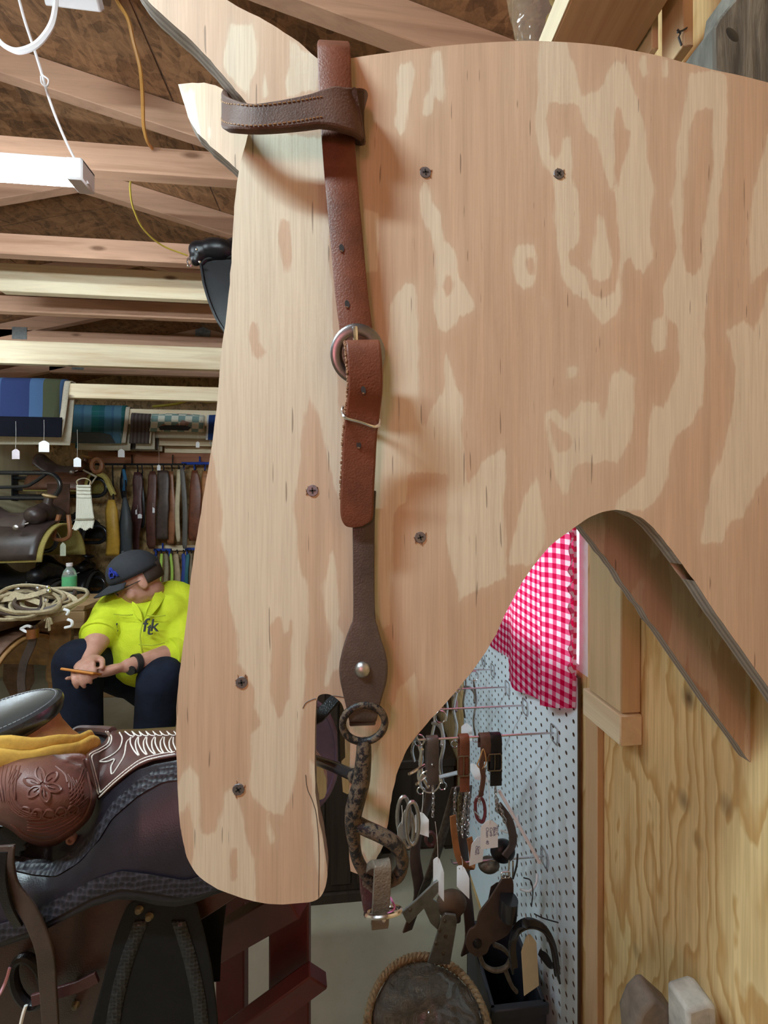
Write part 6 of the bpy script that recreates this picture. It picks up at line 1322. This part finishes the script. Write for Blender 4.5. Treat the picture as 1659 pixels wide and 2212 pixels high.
# head axes: face points down and to the image left
fwd = V((-.80, -.44, -.42)).normalized(); upv = V((-.35, -.12, .92)); upv = (upv - fwd * upv.dot(fwd)).normalized(); sdv = fwd.cross(upv)
def Hd(f, s, u): return head_c + fwd * f + sdv * s + upv * u
RH = Matrix((fwd, sdv, upv)).transposed()
g.ball(Hd(-.005, 0, .02), .1, 20, sc=(.98, .78, 1.0), rot=RH); g.ball(Hd(.03, 0, -.05), .075, 16, sc=(.95, .82, 1.0), rot=RH); g.ball(Hd(.06, 0, -.10), .038, 14, sc=(.9, 1.1, .8), rot=RH)
g.ball(Hd(.095, 0, -.025), .018, 10, sc=(1.2, .8, 1.6), rot=RH); g.ball(Hd(.104, 0, -.042), .014, 10, rot=RH); g.ball(Hd(.082, 0, -.075), .02, 10, sc=(.7, 1.3, .6), rot=RH)
for s in (1, -1):
    g.ball(Hd(-.008, s * .080, -.02), .03, 12, sc=(.7, .32, 1.1), rot=RH); g.ball(Hd(.055, s * .045, -.05), .028, 10, rot=RH); g.ball(Hd(.082, s * .030, .005), .016, 10, sc=(.8, 1.3, .7), rot=RH)
limb(g, [Hd(-.02, 0, -.07), lerp(Hd(-.02, 0, -.07), neck, .5), neck + V((0, .0, -.06))], [.058, .06, .075])
for sh_, el_, wr_ in ((shL, elL, wrL), (shR, elR, wrR)):
    limb(g, [sh_, lerp(sh_, el_, .5), el_], [.06, .055, .05]); limb(g, [el_, lerp(el_, wr_, .35), lerp(el_, wr_, .8), wr_], [.050, .050, .034, .030])
def hand(wr_, d, palm_n, sidev, curl, thumb_s, L=1.15):
    d = d.normalized(); sidev = (sidev - d * sidev.dot(d)).normalized(); nn = d.cross(sidev).normalized()
    if nn.dot(palm_n) < 0: nn = -nn
    R3 = Matrix((d, sidev, nn)).transposed(); pc = wr_ + d * .052 * L; g.ball(pc, .047 * L, 14, sc=(1.1, .88, .42), rot=R3); g.ball(wr_ + d * .02, .03, 12, sc=(1, 1, .7), rot=R3)
    for i, (o, ln) in enumerate(((-.032, .070), (-.011, .080), (.011, .074), (.031, .058))):
        o *= L; ln *= L
        b = pc + d * .038 * L + sidev * o; p1 = b + (d * math.cos(curl * .5) + nn * math.sin(curl * .5)) * ln * .5; p2 = p1 + (d * math.cos(curl) + nn * math.sin(curl)) * ln * .32; p3 = p2 + (d * math.cos(curl * 1.5) + nn * math.sin(curl * 1.5)) * ln * .26
        g.tube(cr([b, p1, p2, p3], 3), [.0098, .0098, .0096, .0094, .0092, .009, .0088, .0085, .008, .0072], 8); g.ball(p3, .0078, 8)
    tb_ = wr_ + d * .03 + sidev * (thumb_s * .03); q1 = tb_ + d * .03 + sidev * (thumb_s * .022) + nn * .012; q2 = q1 + d * .03 + sidev * (thumb_s * .004) + nn * .012; q3 = q2 + d * .022 + nn * .004
    g.tube(cr([tb_, q1, q2, q3], 3), [.014, .0135, .013, .012, .0115, .011, .0108, .0105, .010, .009], 8); g.ball(q3, .009, 8)
hand(wrL, P_(176, 1446, 1.62) - wrL, V((.6, .2, -1)), V((1, .2, .3)), 1.3, 1.0, 1.05)
hand(wrR, P_(170, 1466, 1.66) - wrR, V((-.1, .1, 1)), V((.1, -1, .35)), .16, -1.0)
body = g.build('body', M['skin'], pn, remesh=.0055, smooth_it=2)
# shirt
g = G(); belly = P_(322, 1400, 2.02); chest = P_(322, 1340, 2.08); pel = P_(330, 1448, 2.18)
limb(g, [neck + V((.0, .02, -.06)), chest, belly, P_(328, 1415, 2.12)], [.115, .175, .175, .15], 20, 1.0); g.ball(P_(318, 1388, 1.99), .155, 20, sc=(1.05, .9, .72)); g.ball(P_(290, 1335, 2.02), .12, 16); g.ball(P_(362, 1330, 2.06), .125, 16)
limb(g, [shL + V((.05, .0, .015)), shL, lerp(shL, elL, .5), lerp(shL, elL, .95)], [.10, .088, .078, .074], 18); limb(g, [shR + V((-.05, 0, .015)), shR, lerp(shR, elR, .5), elR, lerp(elR, wrR, .16)], [.10, .09, .08, .078, .070], 18)
limb(g, [neck + V((-.10, -.01, -.035)), neck + V((0, .05, -.01)), neck + V((.10, .02, -.03))], [.05, .058, .05], 14)
shirt = g.build('shirt', M['shirt'], pn, remesh=.009, smooth_it=3)
for pts in ([(340, 1268, 2.02), (356, 1290, 2.0), (342, 1312, 1.93), (326, 1330, 1.893), (309, 1344, 1.872), (318, 1316, 1.90), (330, 1290, 1.95)], [(284, 1300, 1.925), (294, 1306, 1.905), (303, 1322, 1.885), (309, 1344, 1.870), (296, 1336, 1.88), (286, 1318, 1.90)]):
    f = [P_(*q) for q in pts]; G().prism(f, [p + V((0, .008, .002)) for p in f]).build('collar', M['shirt'], shirt, bevel=.002)
ss_ = plain('shirt_seam', (.40, .48, .02), .8)
for pts in ([(318, 1330, 1.865), (338, 1331, 1.87), (358, 1329, 1.885)], [(246, 1326, 1.885), (266, 1329, 1.88), (286, 1328, 1.875)], [(300, 1392, 1.822), (330, 1394, 1.825), (356, 1388, 1.85)]): G().tube(cr([P_(*q) for q in pts], 4), .0028, 6).build('pocket_seam', ss_, shirt)
for a, b, rr_ in ((lerp(shL, elL, .86), lerp(shL, elL, 1.04), .079), (elR + (wrR - elR) * .07, elR + (wrR - elR) * .24, .077)): G().tube([a, lerp(a, b, .5), b], [rr_, rr_ * 1.03, rr_ * .98], 20).build('rolled_cuff', M['shirt'], shirt)
G().tube(cr([P_(309, 1342, 1.868), P_(303, 1370, 1.835), P_(306, 1400, 1.822), P_(312, 1420, 1.835)], 4), .0035, 6).build('placket', plain('shirt_shadow_seam', (.42, .50, .02), .8), shirt)
def onshirt(name, body_, size, px, py, Y, roll=0): 
    o = P_(px, py, Y); nrm = V((-.05, -1, .25)); x = V((1, -.05, -.04)); return text_obj(name, body_, size, M['black_ink'], shirt, o, x, V((0, .2, 1)), .003)
onshirt('shirt_logo', 'f', .085, 314, 1352, 1.845); onshirt('shirt_logo', 't', .080, 324, 1359, 1.842); onshirt('shirt_logo', 'k', .078, 334, 1352, 1.848)
G().tube(cr([P_(253, 1346, 1.87), P_(251, 1354, 1.865), P_(253, 1364, 1.863)], 4), [.003] * 4 + [.005] * 5, 6).build('shirt_logo', M['black_ink'], shirt)
for pts in ([(296, 1326), (322, 1330), (348, 1328)], [(236, 1322), (262, 1324), (284, 1322)]): pass
# jeans and shoes
g = G(); limb(g, [hipL, lerp(hipL, knL, .5), knL], [.13, .10, .092], 18); limb(g, [hipR, lerp(hipR, knR, .5), knR], [.13, .105, .095], 18); g.ball(pel + V((0, .04, -.04)), .17, 18); g.ball(P_(300, 1432, 2.10), .13, 16, sc=(1.4, 1, .8))
limb(g, [knL, lerp(knL, anL, .4), lerp(knL, anL, .8), anL], [.09, .083, .078, .082], 18); limb(g, [knR, lerp(knR, anR, .4), lerp(knR, anR, .8), anR], [.094, .086, .078, .082], 18)
g.build('jeans', M['jeans'], pn, remesh=.009, smooth_it=3)
for a in (anL, anR):
    g = G(); g.ball(V((a.x, a.y - .02, .055)), .055, 14, sc=(.9, 1.1, 1.0)); g.ball(V((a.x - .01, a.y - .13, .042)), .048, 14, sc=(.95, 1.7, .85)); g.build('shoe', M['leather_dark'], pn, remesh=.006, smooth_it=2)
# cap
cm = plain('charcoal_cap_cloth', (.020, .022, .028), .8, 0, .2, 60); g = G(); rows = []
for i in range(10):
    th = math.pi / 2 * i / 9; rows.append([Hd(.004 + .112 * math.cos(a) * math.cos(th) * 1.0, .094 * math.sin(a) * math.cos(th), .046 + .098 * math.sin(th)) for a in [2 * math.pi * q / 32 for q in range(32)]])
rows.insert(0, [Hd(.004 + .112 * math.cos(a), .094 * math.sin(a), .026) for a in [2 * math.pi * q / 32 for q in range(32)]])
capo = g.grid(rows, closed_u=True).build('cap', cm, pn, angle=180, solid=.004, offset=0)
rows = []
for i in range(7):
    k = i / 6; rows.append([Hd(.004 + (.106 + .082 * k * math.cos(a) ** .6) * math.cos(a), (.096 + .012 * k) * math.sin(a) , .030 - .022 * k - .016 * math.sin(a) ** 2) for a in [lerp(-1.15, 1.15, q / 16) for q in range(17)]])
G().grid(rows).build('brim', cm, capo, angle=180, solid=.005, offset=0); G().ball(Hd(.004, 0, .146), .008, 8).build('button', cm, capo)
bl_ = plain('blue_embroidery', (.015, .035, .32), .7); fo = Hd(.116, .012, .055); 
lx = (P_(245, 1238, 1.9) - P_(236, 1236, 1.9)).normalized()
for body_, px, py, sz in (('A', 242, 1236, .05), ('L', 238, 1240, .04)): pass
nf = (fwd * .93 + upv * .36 - sdv * .0).normalized(); xs = sdv if (P_(260, 1236, 1.9) - P_(240, 1236, 1.9)).dot(sdv) > 0 else -sdv
cdir = (C0 - head_c).normalized(); nl = (fwd * .72 + cdir * .69); nl = (nl - upv * nl.dot(upv)).normalized(); lxd = upv.cross(nl).normalized(); lb = Hd(.004, 0, .078) + nl * .1035
for body_, off, sz in (('A', upv * .008, .055), ('L', lxd * -.012 - upv * .006, .042), ('A', lxd * .012 - upv * .008, .042)): text_obj('cap_logo', body_, sz, bl_, capo, lb + off, lxd, (upv - nl * .25).normalized(), .0045)
# hair and glasses
g = G(); rows = []
for i in range(4):
    rows.append([Hd(-.01 + (.1025 - .003 * i) * math.cos(a), .0835 * math.sin(a), .045 - .026 * i) for a in [lerp(1.75, 4.53, q / 14) for q in range(15)]])
G().grid(rows).build('hair', plain('brown_hair', (.035, .02, .014), .7, 0, .3, 200, .4), pn, angle=180, solid=.003, offset=0)
gm = M['black_metal']; gg = G()
for s in (1, -1):
    gg.tube([Hd(.104 - .012 * abs(math.cos(a)) * 0, s * (.032 + .026 * math.cos(a)), -.012 + .017 * math.sin(a)) for a in [2 * math.pi * q / 18 for q in range(18)]], .0022, 6, closed=True); gg.tube([Hd(.103, s * .058, -.008), Hd(.05, s * .082, -.004), Hd(-.005, s * .086, -.004)], .0024, 6)
gg.tube([Hd(.105, -.008, -.008), Hd(.108, 0, -.006), Hd(.105, .008, -.008)], .002, 6); gg.build('glasses', gm, pn)
# watch
wd = (elR - wrR).normalized(); wp = wrR + wd * .035; G().tube([wp - wd * .011, wp, wp + wd * .011], .041, 20).build('watch_strap', M['rubber'], pn)
G().lathe([(.001, .0), (.019, .0), (.021, .004), (.019, .010), (.001, .011)], 20, wp + V((.0, -.038, -.012)), V((0, -1, -.2))).build('watch_case', M['black_metal'], pn)
ph = thing('phone', 'orange-cased smartphone held in both hands', 'phone', P_(172, 1452, 1.63)); pa = P_(149, 1447, 1.64); pb_ = P_(203, 1455, 1.64); ax = (pb_ - pa).normalized(); ay = ray(176, 1441).normalized(); ay = (ay - ax * ay.dot(ax)).normalized(); az = ax.cross(ay)
G().obox((pa + pb_) / 2, ax, ay, az, .062, .036, .0048).build('case', plain('orange_case', (.55, .20, .03), .45), ph, bevel=.004, bseg=2); G().obox((pa + pb_) / 2 + az * .0052, ax, ay, az, .057, .032, .0006).build('screen', M['black_metal'], ph)
st = thing('stool', 'low dark wooden stool under the seated person', 'stool', (mp0.x + .08, 2.26, 0)); sx_ = mp0.x + .08
zst = pel.z - .235; G().lathe([(.001, zst - .03), (.15, zst - .03), (.155, zst - .015), (.15, zst), (.001, zst)], 24, (sx_, 2.26, 0)).build('seat', M['leather_dark'], st)
for a in (.6, 2.4, 4.0, 5.5): G().tube([V((sx_ + .10 * math.cos(a), 2.26 + .10 * math.sin(a), zst - .03)), V((sx_ + .14 * math.cos(a), 2.26 + .14 * math.sin(a), 0))], .014, 8).build('leg', M['leather_dark'], st)
